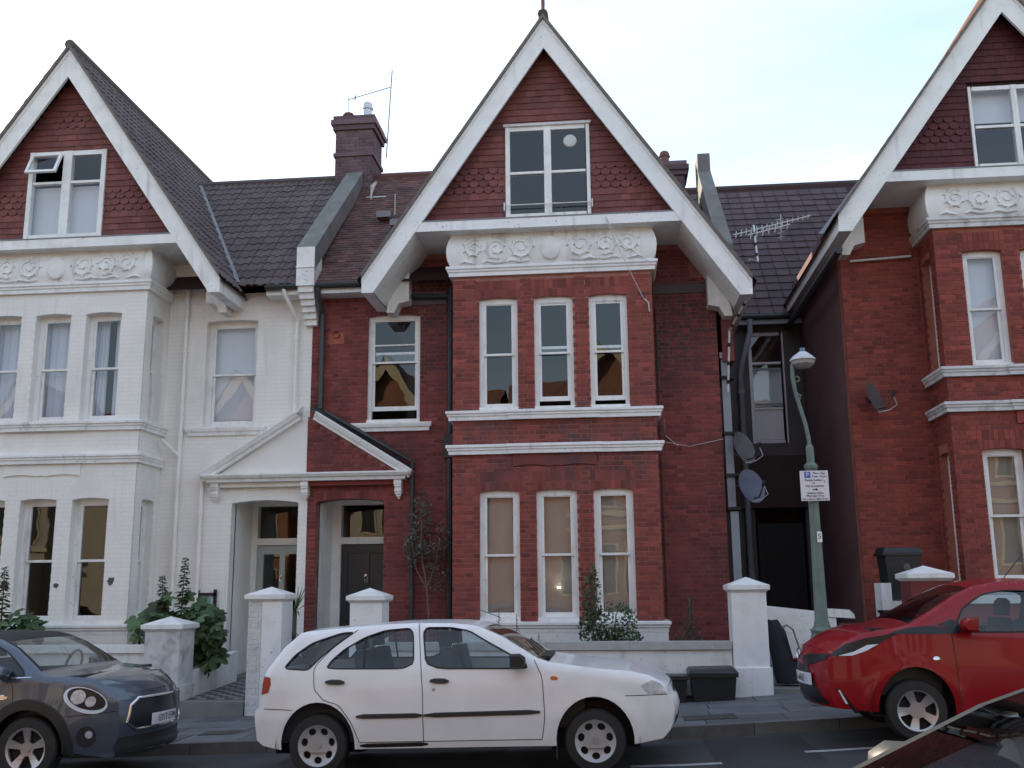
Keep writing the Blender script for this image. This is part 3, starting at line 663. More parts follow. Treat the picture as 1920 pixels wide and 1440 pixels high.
        q = MB(); q.fbox(FM, .0, u1, .001, .11, 3.52, 3.599); q.build('cornice_bed', st['bed'], H)
        for u in (([.02] if s < 0 else []) + [1.60]):
            cb = MB(); F2 = Fr(FM.p(u, 0, 0), (s, 0, 0), (0, -1, 0))
            for k in range(8):
                z1 = 3.598 - k * .04; wd_ = (.065, .065, .06, .055, .06, .055, .04, .02)[k]; dp = (.17, .175, .16, .13, .14, .12, .085, .05)[k]
                cb.fbox(F2, -wd_, wd_, .0, dp, z1 - .04, z1)
            for k in range(3): cb.lathe([(0, -.02), (.025, -.015), (.03, 0)], F2.p((-.03, .03, 0)[k], .155 - .02 * k, (3.55, 3.55, 3.42)[k]), 'y', 8)
            cb.build('corbel', st['trim'], H)
    # --- side and back walls, floors
    q = MB(); q.box(min(X(6.85), X(7.055)), max(X(6.85), X(7.055)), YW + .241, 24, -.6 + dz, 7.6 + dz); q.build('side_wall', st['side'], H)
    q = MB(); q.box(min(X(0.0), X(.12)), max(X(0.0), X(.12)), YW + .241, 24, -.6 + dz, 6.95 + dz); q.box(min(X(0), X(7.055)), max(X(0), X(7.055)), 24.001, 24.2, -.6 + dz, 7.6 + dz); q.build('inner_walls', INTER, H)
    q = MB()
    for z in (.3, 3.65, 6.96):
        q.box(min(X(.13), X(6.84)), max(X(.13), X(6.84)), YW + .245, 23.99, z - .15 + dz, z + dz); q.box(xl + .24, xr - .24, YB + .24, YW + .24, z - .15 + dz, z - .001 + dz)
    q.box(min(X(1.45), X(1.6)), max(X(1.45), X(1.6)), YW + 1.3, 23.9, .3 + dz, 6.8 + dz); q.box(min(X(.13), X(6.8)), max(X(.13), X(6.8)), YW + 3.6, YW + 3.75, .3 + dz, 6.8 + dz); q.build('floors', INTER, H)
    # --- roofs
    ey, ez = YW - .36, 7.02; ry = 20.0; rz = ez + .985 * (ry - ey)
    RT = bpy.data.objects.new('roof', None); link(RT, H); OFF[RT.name] = OFF[H.name]
    th_ = math.atan(K); kind, tm, w_, g = st['roof']
    def zmain(Y): return dz + ez + .985 * (Y - ey) if Y < ry else dz + rz
    for sg in (-1, 1):
        de = st['eave'][0 if sg * s < 0 else 1] + .06; dx = -sg * s
        O = V((X(AP + sg * de), YG - .06, ZAP + .03 - K * de + dz)); S = V((dx * math.cos(th_), 0, math.sin(th_)))
        ns = int(de / math.cos(th_) / g) + 0
        tiles(RT, O, (0, 1, 0), S, w_, g, int(8.6 / w_), ns, lambda p, a, s_: p.z > zmain(p.y) - .15 and a > 0, tm, kind, st['nt'][1] if sg * s > 0 else 0, stag=kind == 'plain')
        dk = MB(); dk.quad(O + V((0, .05, -.02)), O + V((0, 8.7, -.02)), O + S * (de / math.cos(th_)) + V((0, 8.7, -.02)), O + S * (de / math.cos(th_)) + V((0, .05, -.02))); dk.build('roof_deck', HBACK, RT, recalc=False)
    hb2 = (ZAP - 6.6) / K; MB().prism([(X(AP - hb2), YG + 8.5, 6.6 + dz), (X(AP + hb2), YG + 8.5, 6.6 + dz), (X(AP), YG + 8.5, ZAP + dz)], (0, .1, 0)).build('rear_gable_wall', HBACK, H)
    rdg = MB(); rdg.tube([(X(AP), YG - .05, ZAP + .07 + dz), (X(AP), YG + 8.6, ZAP + .07 + dz)], .09, 8); rdg.build('ridge_tiles', tm, RT, smooth=True)
    cs, sn = 1 / math.hypot(1, .985), .985 / math.hypot(1, .985)
    x0, x1 = sorted((X(.02), X(st.get('mainu', 4.3))))
    def zg(xw): return dz + ZAP - K * abs(xw - X(AP))
    tiles(RT, (x0, ey - .02, ez + dz), (1, 0, 0), (0, cs, sn), w_, g, int((x1 - x0) / w_), int((ry - ey) / cs / g), lambda p, a, s_: p.z > zg(p.x) - .12 and x0 < p.x < x1, tm, kind, st['nt'][0], stag=kind == 'plain')
    dk = MB(); dk.quad((x0, ey, ez + dz), (x1, ey, ez + dz), (x1, ry, rz + dz), (x0, ry, rz + dz)); dk.quad((x0, ry, rz + dz), (x1, ry, rz + dz), (x1, 24.4, 6.9 + dz), (x0, 24.4, 6.9 + dz)); dk.build('main_roof_deck', HBACK, RT, recalc=False)
    MB().tube([(x0, ry, rz + .03 + dz), (x1, ry, rz + .03 + dz)], .09, 8).build('ridge_tiles', tm, RT, smooth=True)
    # valley lead
    vl = MB(); sg = -1
    yv = lambda u_: ey + (ZAP - K * abs(u_ - AP) - ez) / .985
    for sg in (-1, 1):
        pA, pB = AP + sg * 2.95, AP + sg * (ZAP - rz) / K
        pts = [V((X(u_), yv(u_), ZAP - K * abs(u_ - AP) + dz + .05)) for u_ in (pA, pB)]
        vl.quad(pts[0] + V((-.07, 0, .05)), pts[0] + V((.07, 0, .05)), pts[1] + V((.07, 0, .05)), pts[1] + V((-.07, 0, .05)))
    vl.build('valley_flashing', LEAD, RT, recalc=False)
    # eaves gutter
    gx0, gx1 = sorted((X(.17), X(st.get('gut', 1.15))))
    q = MB(); q.box(gx0, gx1, ey + .02, ey + .06, ez - .16 + dz, ez - .03 + dz); q.box(gx0, gx1, ey + .06, YW, ez - .16 + dz, ez - .14 + dz); q.build('eaves_fascia', st['barge'], H)
    q = MB(); q.tube([(gx0, ey - .04, ez - .035 + dz), (gx1, ey - .04, ez - .035 + dz)], .055, 8); q.build('gutter', BLACKP, H, smooth=True)
    return H, X, FM, FB
def party(X_, y0, z0, y1, z1, wdt, parent, m, name='parapet_coping', d=.28):
    b = MB(); b.hexa([(X_ - wdt, y0, z0 - d), (X_ + wdt, y0, z0 - d), (X_ + wdt, y1, z1 - d), (X_ - wdt, y1, z1 - d), (X_ - wdt, y0, z0), (X_ + wdt, y0, z0), (X_ + wdt, y1, z1), (X_ - wdt, y1, z1)])
    return b.build(name, m, parent)

# patches and covers in the road and pavement
for x0, x1, y0, y1, m_ in ((-3.6, -1.2, 10.9, 11.6, 'p'), (.9, 1.9, 8.6, 11.55, 'p'), (-9, -4.6, 8.2, 8.9, 'p')):
    b = MB(); n = 8
    for i in range(n):
        a, c = x0 + (x1 - x0) * i / n, x0 + (x1 - x0) * (i + 1) / n; b.quad((a, y0, zr(a) + .003), (c, y0, zr(c) + .003), (c, y1, zr(c) + .003), (a, y1, zr(a) + .003))
    b.build('road_patch', mat('patched_asphalt', (.034, .034, .037), .9, .2, 3, bump=.8, bs=120), kind='structure')
for x0, y0, l_, w_ in ((.75, 12.2, .6, .4), (-5.1, 12.4, .45, .35)):
    b = MB(); b.hexa([(x0, y0, zr(x0) + .11), (x0 + l_, y0, zr(x0 + l_) + .11), (x0 + l_, y0 + w_, zr(x0 + l_) + .11), (x0, y0 + w_, zr(x0) + .11), (x0, y0, zr(x0) + .131), (x0 + l_, y0, zr(x0 + l_) + .131), (x0 + l_, y0 + w_, zr(x0 + l_) + .131), (x0, y0 + w_, zr(x0) + .131)])
    b.build('utility_cover', mat('iron_cover', (.06, .055, .05), .7, .3, 20, bump=.6, bs=90), pave)
def gwin_c(H, F, g):
    o = lights(H, F, *g, [0, .5, 1], [0, .49, 1], d=.045, fr=.075, mull=.12, dep=.1)
    b = MB(); b.fbox(F, g[0] - .03, g[1] + .03, -.02, .075, g[3], g[3] + .045); b.build('head_board', GREYW, o)
    b = MB(); b.tube([F.p(g[0] - .02, .10, g[2] + .21), F.p(g[1] + .02, .10, g[2] + .21)], .009, 6); b.fbox(F, g[0] - .03, g[0] - .012, .0, .11, g[2] + .12, g[2] + .26); b.fbox(F, g[1] + .012, g[1] + .03, .0, .11, g[2] + .12, g[2] + .26); b.build('guard_rail', WHITE, o)
    c = F.p(g[0] + (g[1] - g[0]) * .77, .012, g[2] + 1.35); b = MB(); b.lathe([(.0, -.03), (.03, -.028), (.10, -.02), (.115, 0), (.115, .02)], c, 'y', 24); b.build('round_vent', PAPER, o, smooth=True)
def gwin_w(H, F, g):
    o = lights(H, F, *g, [0, .5, 1], [0, .64, 1], d=.05, fr=.085, mull=.16, dep=.1, skip=((1, 1),))
    b = MB(); zt = g[3] - .07; a0, a1 = g[0] + .80, g[1] - .06; h = .46; an = R(24); q = MB()
    def pt(a, r, e=0): return F.p(a, .06 + math.sin(an) * r + math.cos(an) * e, zt - math.cos(an) * r + math.sin(an) * e)
    def bar(x0, x1, r0, r1): q.hexa([pt(x0, r0), pt(x1, r0), pt(x1, r1), pt(x0, r1), pt(x0, r0, .04), pt(x1, r0, .04), pt(x1, r1, .04), pt(x0, r1, .04)])
    bar(a0, a0 + .05, 0, h); bar(a1 - .05, a1, 0, h); bar(a0 + .05, a1 - .05, 0, .05); bar(a0 + .05, a1 - .05, h - .05, h); q.build('open_fanlight', WHITEB, o)
    MB().quad(pt(a0 + .05, .05, .02), pt(a1 - .05, .05, .02), pt(a1 - .05, h - .05, .02), pt(a0 + .05, h - .05, .02)).build('pane', GLASS, o, recalc=False)
    MB().fbox(F, g[0], g[1], -.16, -.15, g[2], g[2] + (g[3] - g[2]) * .63).build('blind', BLINDW, o)
def gwin_r(H, F, g):
    o = lights(H, F, *g, [0, .5, 1], [0, .5, 1], d=.05, fr=.07, mull=.09, dep=.1)
    MB().fbox(F, g[0], g[1], -.16, -.15, g[2] + (g[3] - g[2]) * .60, g[3]).build('blind', BLINDW, o)
C_ST = dict(back=.075, wall=BRICKD, joint=MORTARD, bay=BRICK, bayjoint=MORTAR, proud=0, trim=WHITEB, plinth=WHITE, panel=BRICK, friezem=WHITE, hung=HTILE, barge=WHITEB, soffit=WHITE, eave=(3.08, 3.26), gwin=gwin_c,
            ff=[dict(blind=None), dict(open_=.10, split=.93), dict(open_=.09, split=.93)], gf=[dict(blind='venetian')] * 3, lw=dict(open_=.17, mid=.56, split=.72), zf=.40, porch=WHITE, door=DOORD, doorglass=False, num='11', numm=ALU,
            pediment=True, hoodroof=DGREYP, bed=BRICK, side=DARKW, roof=('plain', PTILE, .165, .10), nb=(80, 220), nt=(300, 0), gut=1.15)
W_ST = dict(C_ST, back=.17, wall=WHITEW, joint=WHITEM, bay=WHITEW, bayjoint=WHITEM, proud=.0025, trim=WHITE, plinth=WHITEW, panel=WHITEW, barge=WHITE, eave=(3.08, 3.0), gwin=gwin_w, diamond=True,
            ff=[dict(blind='curtain')] * 2 + [dict(blind='curtain2')], gf=[dict(), dict(), dict()], lw=dict(blind='half'), zf=.36, porch=WHITEW, door=DOORG, doorglass=True, num='10', numm=GREYP,
            hoodroof=WHITEW, bed=WHITEW, roof=('roman', CTILE, .30, .285), nb=(0, 0), nt=(300, 0), gut=.75)
R_ST = dict(C_ST, gab=(4.455, 10.99, 1.375), gw=(3.60, 5.03, 7.86, 9.28), bs=-.16, back=.11, wall=BRICKR, joint=MORTARR, bay=BRICKR, bayjoint=MORTARR, trim=GREYW, barge=WHITE, hung=HTILER, eave=(2.86, 2.86), gwin=gwin_r, panel=BRICKR, friezem=WHITE,
            ff=[dict(blind='half'), dict(blind='half'), dict(blind='roller')], gf=[dict(blind='venetian')] * 3, lw=dict(), pediment=False, side=RENDER, roof=('plain', PTILE, .165, .10), nb=(200, 100), nt=(0, 0), gut=1.1, mainu=4.3)
HC, XC, FMC, FBC = house(-5.2, 1, 0, 'gabled_brick_house', 'red brick gabled house in the middle with white bargeboards and venetian blinds', C_ST)
HW, XW_, FMW, FBW = house(-5.2, -1, 0, 'gabled_white_house', 'white painted gabled house on the left with an open fanlight in its gable', W_ST)
HR, XR, FMR, FBR = house(11.03, -1, .5, 'gabled_brick_house', 'orange red brick gabled house on the right behind the lamp post', R_ST)

# shared party parapet, corbel block and chimney (belong to the middle house)
party(-5.22, YW - .46, 7.68, 19.95, 10.72, .17, HC, CONC, d=.42)
cb = MB(); cb.box(-5.38, -5.06, YW - .47, YW - .02, 6.98, 7.68); cb.box(-5.385, -5.055, YW - .49, YW - .02, 7.30, 7.32)
for k in range(6): cb.box(-5.36 + .012 * k, -5.08 - .003 * k, YW - .42 + .06 * k, YW - .001, 6.98 - .105 * (k + 1), 6.979 - .105 * k)
cbo = cb.build('parapet_corbel', WHITE, HC)
gr = MB()
for k in range(6): gr.tube([(-5.22 + .05 * math.sin(k * 1.3 + i * .5) * (1 - i / 10), YW - .475, 7.03 + k * .04 + .012 * i * math.cos(k)) for i in range(7)], .006, 5)
gr.build('corbel_scroll', WHITE, cbo, smooth=True)
def chimney(parent, x0, x1, y0, y1, z0, z1, pots, name='chimney'):
    b = MB(); b.box(x0 + .01, x1 - .01, y0 + .01, y1 - .01, z0, z1); o = b.build(name, MORTARC, parent)
    F = Fr((x0, y0, 0), (1, 0, 0), (0, -1, 0)); F2 = Fr((x1, y0, 0), (0, 1, 0), (1, 0, 0)); F3 = Fr((x0, y0, 0), (0, 1, 0), (-1, 0, 0))
    for f, ln in ((F, x1 - x0), (F2, y1 - y0), (F3, y1 - y0)): bricklay(f, [(0.0 if f is F else .031, ln, z0, z1)], [], o, BRICKC, 0)
    b = MB(); e = .05
    for za, zb, e in ((z1 - .02, z1 + .09, .05), (z1 + .09, z1 + .2, .09), (z1 + .2, z1 + .30, .05)): b.box(x0 - e, x1 + e, y0 - e, y1 + e, za, zb)
    b.build('chimney_cap', BRICKC, o); MB().box(x0 - .035, x1 + .035, y0 - .035, y1 + .035, z1 - .62, z1 - .54).build('chimney_band', BRICKC, o)
    b = MB(); xm, ym = (x0 + x1) / 2, (y0 + y1) / 2
    b.add([(x0 - .02, y0 - .02, z1 + .3), (x1 + .02, y0 - .02, z1 + .3), (x1 + .02, y1 + .02, z1 + .3), (x0 - .02, y1 + .02, z1 + .3), (x0 + .2, y0 + .2, z1 + .40), (x1 - .2, y0 + .2, z1 + .40), (x1 - .2, y1 - .2, z1 + .40), (x0 + .2, y1 - .2, z1 + .40)], [(0, 1, 5, 4), (1, 2, 6, 5), (2, 3, 7, 6), (3, 0, 4, 7), (4, 5, 6, 7)]); b.build('flaunching', CONC, o)
    for px, py, h, m in pots:
        b = MB(); zb = z1 + .33; b.lathe([(.11, 0), (.125, .03), (.10, .06), (.10, h * .55), (.125, h * .58), (.13, h * .64), (.10, h * .68), (.11, h * .75), (.10, h * .9), (.06, h * .98), (0, h)], (px, py, zb), 'z', 16); b.build('chimney_pot', m, o, smooth=True)
    return o
chimney(HC, -5.66, -4.86, 19.62, 20.5, 9.6, 11.42, [(-5.05, 19.9, .42, ALU), (-5.45, 19.85, .16, CLAY)])
chimney(HC, 1.15, 1.75, 20.6, 21.4, 9.0, 10.45, [(1.35, 20.9, .35, CLAY)])
# right-hand parapet of the middle house
party(2.06, YW - .1, 7.55, 20.0, 10.42, .13, HC, CONC, d=.5); b = MB(); b.box(1.935, 2.185, 19.6, 20.15, 9.3, 10.46); b.build('parapet_end', CONC, HC)
b = MB(); b.box(1.93, 2.12, YW - .02, 20, 5.5, 7.3); b.build('parapet_wall', BRICKD, HC)
# finial
b = MB(); b.lathe([(.06, 0), (.05, .06), (.03, .09), (.035, .2), (.03, .27), (.05, .29), (.055, .33), (.03, .38), (0, .40)], (XC(AP), YG + .02, ZAP + .10), 'z', 12); b.build('finial', CLAY, HC, smooth=True)
# small vents, hopper and flue on the roof slope
for x_, y_, z_ in ((-4.25, 18.3, 8.86), (-3.9, 17.95, 8.55)):
    b = MB(); b.box(x_ - .14, x_ + .14, y_ - .16, y_ + .1, z_ - .02, z_ + .10); b.build('roof_vent', LEAD, HC)
b = MB(); b.tube([(-4.1, 18.5, 9.0), (-4.1, 18.5, 9.45)], .012, 6); b.build('vent_rod', WIRE, HC)
b = MB(); n = 14
for i in range(n): b.tube([(-4.82 + .006 * i, 19.5 - .03 * i, 9.92 - .03 * i), (-4.74 + .03 * (i % 3), 19.44 - .03 * i, 10.14 - .02 * i)], .006, 4)
b.box(-4.86, -4.45, 19.2, 19.26, 9.62, 9.70); b.build('bird_spikes', ALU, HC, kind='stuff')

def pipe(parent, pts, r, m, name='downpipe', joints=True):
    b = MB(); b.tube(pts, r, 10)
    if joints:
        a, c = V(pts[-2]), V(pts[-1]); L_ = (c - a).length; k = int(L_ / 1.7)
        for i in range(k):
            p = a + (c - a) * ((i + .15) / max(k, 1)); b.tube([p, p + (c - a).normalized() * .09], r * 1.28, 10)
    return b.build(name, m, parent, smooth=True)
y_ = YW - .07
pipe(HC, [(-5.0, YW - .40, 6.95), (-5.0, YW - .36, 6.80), (-5.0, y_, 6.55), (-5.0, y_, 4.86)], .042, DGREYP)
pipe(HC, [(-4.9, YW - .12, 4.80), (-3.62, YW - .12, 4.05), (-3.37, y_, 3.90), (-3.36, y_, .2)], .036, DGREYP)
pipe(HC, [(-2.72, y_, 6.95), (-2.72, y_, .2)], .055, BLACKP); pipe(HC, [(-3.85, y_, 6.83), (-2.72, y_, 6.80)], .045, BLACKP, 'branch_pipe', False)
b = MB(); b.box(-2.82, -2.62, YW - .16, YW - .005, 3.95, 4.35); b.build('rainwater_hopper', BLACKP, HC)
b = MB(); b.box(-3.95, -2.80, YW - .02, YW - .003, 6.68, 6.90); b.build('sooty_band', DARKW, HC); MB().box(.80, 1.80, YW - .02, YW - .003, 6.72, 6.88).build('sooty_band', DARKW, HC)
pipe(HC, [(.83, YW - .05, 6.5), (.83, YW - .05, 1.2)], .012, BLACKP, 'cable', False)
pipe(HC, [(.88, YW - .03, 4.15), (1.3, YW - .03, 4.06), (1.86, YW - .03, 4.17)], .006, WIRE, 'cable', False)
pipe(HC, [(.86, YB + .1, 4.4), (.92, YW - .03, 4.25), (1.12, YW - .03, 4.07)], .006, WIRE, 'cable', False)
b = MB(); b.box(-4.90, -4.62, YW - .006, YW - .002, 6.02, 6.22); b.lathe([(.06, 0), (.06, .05), (.035, .055)], (-4.76, YW - .05, 6.19), 'y', 14); b.build('flue_terminal', MORTARR, HC)
pipe(HW, [(-7.62, y_, 7.15), (-7.52, y_, 7.15), (-7.50, y_, 7.05), (-7.50, y_, .4)], .036, WHITEW); pipe(HW, [(-7.74, YB + .6, 4.36), (-7.5, y_, 4.08)], .03, WHITEW, 'branch_pipe', False)
pipe(HW, [(-5.62, YW - .40, 6.95), (-5.60, YW - .38, 6.85), (-5.46, y_, 6.45), (-5.46, y_, 4.70)], .036, WHITEW)
pipe(HW, [(-7.06, y_, 3.66), (-7.06, y_, .3)], .034, WHITEW)
pipe(HR, [(XR(6.9), y_, 7.15 + .0), (XR(5.9), y_, 7.2)], .02, GREYW, 'branch_pipe', False)
# middle house: wires hanging from the gable to the bay
pipe(HC, [(.02, YG - .02, 7.72), (.14, YG - .01, 7.35), (.62, YB - .02, 6.35)], .006, WIRE, 'cable', False); pipe(HC, [(.02, YG - .02, 7.72), (.25, YG - .02, 7.25), (.75, YB - .12, 6.95)], .005, WIRE, 'cable', False)
b = MB(); b.tube([(.62, YB - .03, 6.38), (.68, YB - .05, 6.30), (.69, YB - .03, 6.16)], .012, 6); b.build('cable_end', WIRE, HC, smooth=True)
pipe(HC, [(2.28, YG - .02, 6.62), (2.28, YG + .2, 6.35), (2.05, YW - .1, 6.0), (1.98, YW - .05, 4.95)], .02, WIRE, 'cable_conduit', False)
bb = MB()
for p0, p1 in (((2.28, YG + .2, 6.35), (2.05, YW - .1, 6.0)), ((2.05, YW - .1, 6.0), (1.98, YW - .05, 4.95))):
    for t in (.2, .5, .8):
        a, c = V(p0).lerp(V(p1), t), V(p0).lerp(V(p1), t + .06); bb.tube([a, c], .026, 8)
bb.build('conduit_tape', BLACK, HC)

# ---- recessed link between the middle and the right-hand house (part of the right-hand house)
LK = 20.8
FL = Fr((1.9, LK, 0), (1, 0, 0), (0, -1, 0))
lw_h = [(1.0, 4.62), (1.72, 4.62), (1.72, 6.95), (1.0, 6.95)]
wall(FL, [(0, -.2), (2.3, -.2), (2.3, 7.4), (0, 7.4)], [lw_h, [(.95, .6), (1.95, .6), (1.95, 3.75), (.95, 3.75)]], .2, 'link_wall', DARKW, HR)
o = lights(HR, FL, 1.0, 1.72, 4.62, 6.95, [0, 1], [0, .31, .72, 1], d=-.02, fm=mat('lilac_grey_paint', (.72, .70, .76), .6, .1), fr=.07, name='link_window')
b = MB(); b.fbox(FL, 1.08, 1.64, -.075, -.055, 4.70, 5.32); b.build('blank_panel', MATS['lilac_grey_paint'], o); b = MB(); b.fbox(FL, 1.07, 1.65, -.06, -.03, 6.15, 6.19); b.fbox(FL, 1.07, 1.65, -.06, -.03, 5.42, 5.45); b.build('glazing_bar', GREYP, o)
b = MB(); b.fbox(FL, 1.05, 1.66, -.14, -.13, 5.4, 6.2); b.build('blind', BLINDW, o)
b = MB(); b.fbox(FL, 1.0, 1.9, -.12, -.08, .7, 3.0); b.fbox(FL, 1.1, 1.42, -.08, -.065, .9, 1.9); b.fbox(FL, 1.5, 1.82, -.08, -.065, .9, 1.9); b.fbox(FL, 1.1, 1.42, -.08, -.065, 2.05, 2.85); b.fbox(FL, 1.5, 1.82, -.08, -.065, 2.05, 2.85); b.build('passage_door', BLACK, HR)
b = MB(); b.fbox(FL, .3, 2.3, .001, .12, 3.3, 4.35); b.build('passage_lintel', mat('dark_lintel', (.06, .035, .036), .9, .15), HR)
b = MB(); b.box(1.7, 4.4, LK + 1.2, LK + 1.3, -.3, 7.6); b.box(1.86, 1.9, LK, LK + 1.3, -.3, 7.6); b.build('link_back_wall', DARKW, HR)
LR = bpy.data.objects.new('link_roof', None); link(LR, HR); OFF[LR.name] = OFF[HR.name]
cs = 1 / math.hypot(1, 1.0)
tiles(LR, (1.95, LK - .25, 7.25), (1, 0, 0), (0, cs, cs), .30, .33, 14, int(4.6 / cs / .33), lambda p, a, s_: 1.95 < p.x < 6.3 and p.z > .5 + 10.99 - 1.375 * abs(p.x - XR(4.455)) - .25, DTILE, 'flat', 200, stag=False)
b = MB(); b.quad((1.9, LK - .25, 7.22), (7, LK - .25, 7.22), (7, 25.3, 12.0), (1.9, 25.3, 12.0)); b.build('roof_deck', HBACK, LR, recalc=False)
MB().tube([(1.9, 25.2, 11.9), (6.6, 25.2, 11.9)], .1, 8).build('ridge_tiles', DTILE, LR, smooth=True)
b = MB(); b.box(1.9, 4.0, LK - .30, LK - .22, 7.05, 7.2); b.build('link_fascia', GREYP, HR); b = MB(); b.tube([(1.9, LK - .34, 7.2), (4.0, LK - .34, 7.2)], .06, 8); b.build('gutter', BLACKP, HR, smooth=True)
pipe(HR, [(2.92, LK - .34, 7.15), (2.92, LK - .3, 6.9), (2.72, LK - .25, 6.2), (2.70, LK - .12, 6.0), (2.70, LK - .12, .4)], .06, GREYP)
b = MB(); b.tube([(3.72, YG + .1, 7.02), (3.72, YW + 4.0, 7.02)], .06, 8); b.build('gutter', BLACKP, HR, smooth=True)
# white boxed pipework on the flank corner of the middle house, with dark clips
b = MB(); b.box(1.90, 2.03, YW + .05, YW + .2, 3.0, 5.55); b.box(1.88, 2.12, YW + .02, YW + .22, 5.56, 5.66); b.box(1.93, 2.06, YW + .05, YW + .2, .5, 2.98); b.build('flank_boxing', GREYP, HC)
b = MB()
for z in (5.2, 4.25, 3.55, 3.0): b.box(1.88, 2.1, YW + .0, YW + .24, z, z + .05)
b.build('boxing_clip', BLACK, HC)

# ---- houses across the street, seen only as reflections in the glass
OB = mat('sunlit_orange_brick', (.25, .105, .06), .85, .15, 2); OC = mat('cream_paint', (.46, .39, .24), .6, .05); OCW = mat('pale_render', (.38, .33, .26), .85, .08, 2); OT = mat('orange_roof_tile', (.17, .08, .055), .85, .2, 3)
for i, xo in enumerate((-23.5, -16.3, -8.4, -1.2, 6.7, 13.9)):
    h = thing('facing_house', 'sunlit gabled house across the street seen only in reflections, %s from the left' % ('first', 'second', 'third', 'fourth', 'fifth', 'sixth')[i], 'house', (xo, -6.9, zr(xo)), 'houses across the street')
    zb = zr(xo); x0, x1 = xo - 3.5, xo + 3.5; gx = xo + (.9 if i % 2 else -.9)
    b = MB(); b.box(x0, x1, -16, -6.9, zb - .5, zb + 6.9); b.box(gx - 1.65, gx + 1.65, -6.9, -6.0, zb - .4, zb + 6.9); b.build('wall', OB if i % 2 else OCW, h)
    b = MB(); b.prism([(gx - 2.6, -6.05, zb + 7.2), (gx + 2.6, -6.05, zb + 7.2), (gx, -6.05, zb + 10.9)], (0, -4, 0)); b.build('gable', OB, h)
    b = MB()
    for sg in (-1, 1): b.prism([(gx, -5.7, zb + 11.3), (gx + sg * 3.1, -5.7, zb + 6.8), (gx + sg * 2.75, -5.7, zb + 6.7), (gx, -5.7, zb + 10.7)], (0, -.1, 0))
    b.box(gx - 2.3, gx + 2.3, -5.8, -5.7, zb + 7.4, zb + 7.6); b.build('bargeboard', OC, h)
    b = MB(); b.quad((x0, -6.5, zb + 6.9), (x1, -6.5, zb + 6.9), (x1, -10, zb + 10.4), (x0, -10, zb + 10.4)); b.quad((x0, -16.2, zb + 6.9), (x1, -16.2, zb + 6.9), (x1, -10, zb + 10.4), (x0, -10, zb + 10.4))
    for sg in (-1, 1): b.quad((gx, -5.65, zb + 11.35), (gx + sg * 3.15, -5.65, zb + 6.75), (gx + sg * 3.15, -9.5, zb + 6.75), (gx, -12, zb + 11.35))
    b.build('roof', OT, h, recalc=False)
    b = MB()
    for z in (4.3, 3.75, 6.9): b.box(gx - 1.75, gx + 1.75, -6.0, -5.9, zb + z, zb + z + .18)
    b.box(gx - 1.6, gx + 1.6, -6.0, -5.9, zb + 7.0, zb + 7.3); b.build('cornice', OC, h)
    for k in range(3):
        for z0, z1 in ((1.3, 3.2), (4.6, 6.4)):
            b = MB(); b.box(gx - 1.35 + k * .95, gx - .65 + k * .95, -6.0, -5.97, zb + z0, zb + z1); wd = b.build('window', OC, h); b = MB(); b.box(gx - 1.28 + k * .95, gx - .72 + k * .95, -5.97, -5.965, zb + z0 + .08, zb + z1 - .06); b.build('pane', BLACK, wd)

# ---- the terrace goes on beyond both edges of the picture
for i, (xo, lb) in enumerate(((-16.0, 'next house of the terrace left of the white house, beyond the picture'), (-23.2, 'second house left of the white house, beyond the picture'), (-30.4, 'third house left of the white house, beyond the picture'), (-37.6, 'fourth house left of the white house, beyond the picture'), (14.7, 'next house of the terrace on the right, beyond the picture'), (21.9, 'second house on the right, beyond the picture'))):
    h = thing('terrace_house', lb, 'house', (xo, YW, zr(xo)), 'terrace beyond the picture'); zb = zr(xo) if xo < 0 else .6 + (xo - 14) * .07; x0, x1 = xo - 3.58, xo + 3.58
    b = MB(); b.box(x0, x1, YW, 24, zb - 2, zb + 7); b.box(xo - 2.4, xo + .9, YB, YW, zb - 2, zb + 7); b.build('wall', BRICKR, h)
    b = MB(); b.prism([(x0, YW - .3, zb + 7), (x0, 20, zb + 10.4), (x0, 24.3, zb + 7)], (7.16, 0, 0)); b.prism([(xo - 3.9, YG, zb + 6.8), (xo + 2.4, YG, zb + 6.8), (xo - .75, YG, zb + 11.4)], (0, 7, 0)); b.build('roof', PTILE, h)
    for k in range(3):
        for z0, z1 in ((1.3, 3.3), (4.6, 6.5)):
            b = MB(); b.box(xo - 2.0 + k * .9, xo - 1.36 + k * .9, YB - .02, YB - .001, zb + z0, zb + z1); wd = b.build('window', WHITE, h); b = MB(); b.box(xo - 1.94 + k * .9, xo - 1.42 + k * .9, YB - .024, YB - .0205, zb + z0 + .06, zb + z1 - .06); b.build('pane', BLACK, wd)
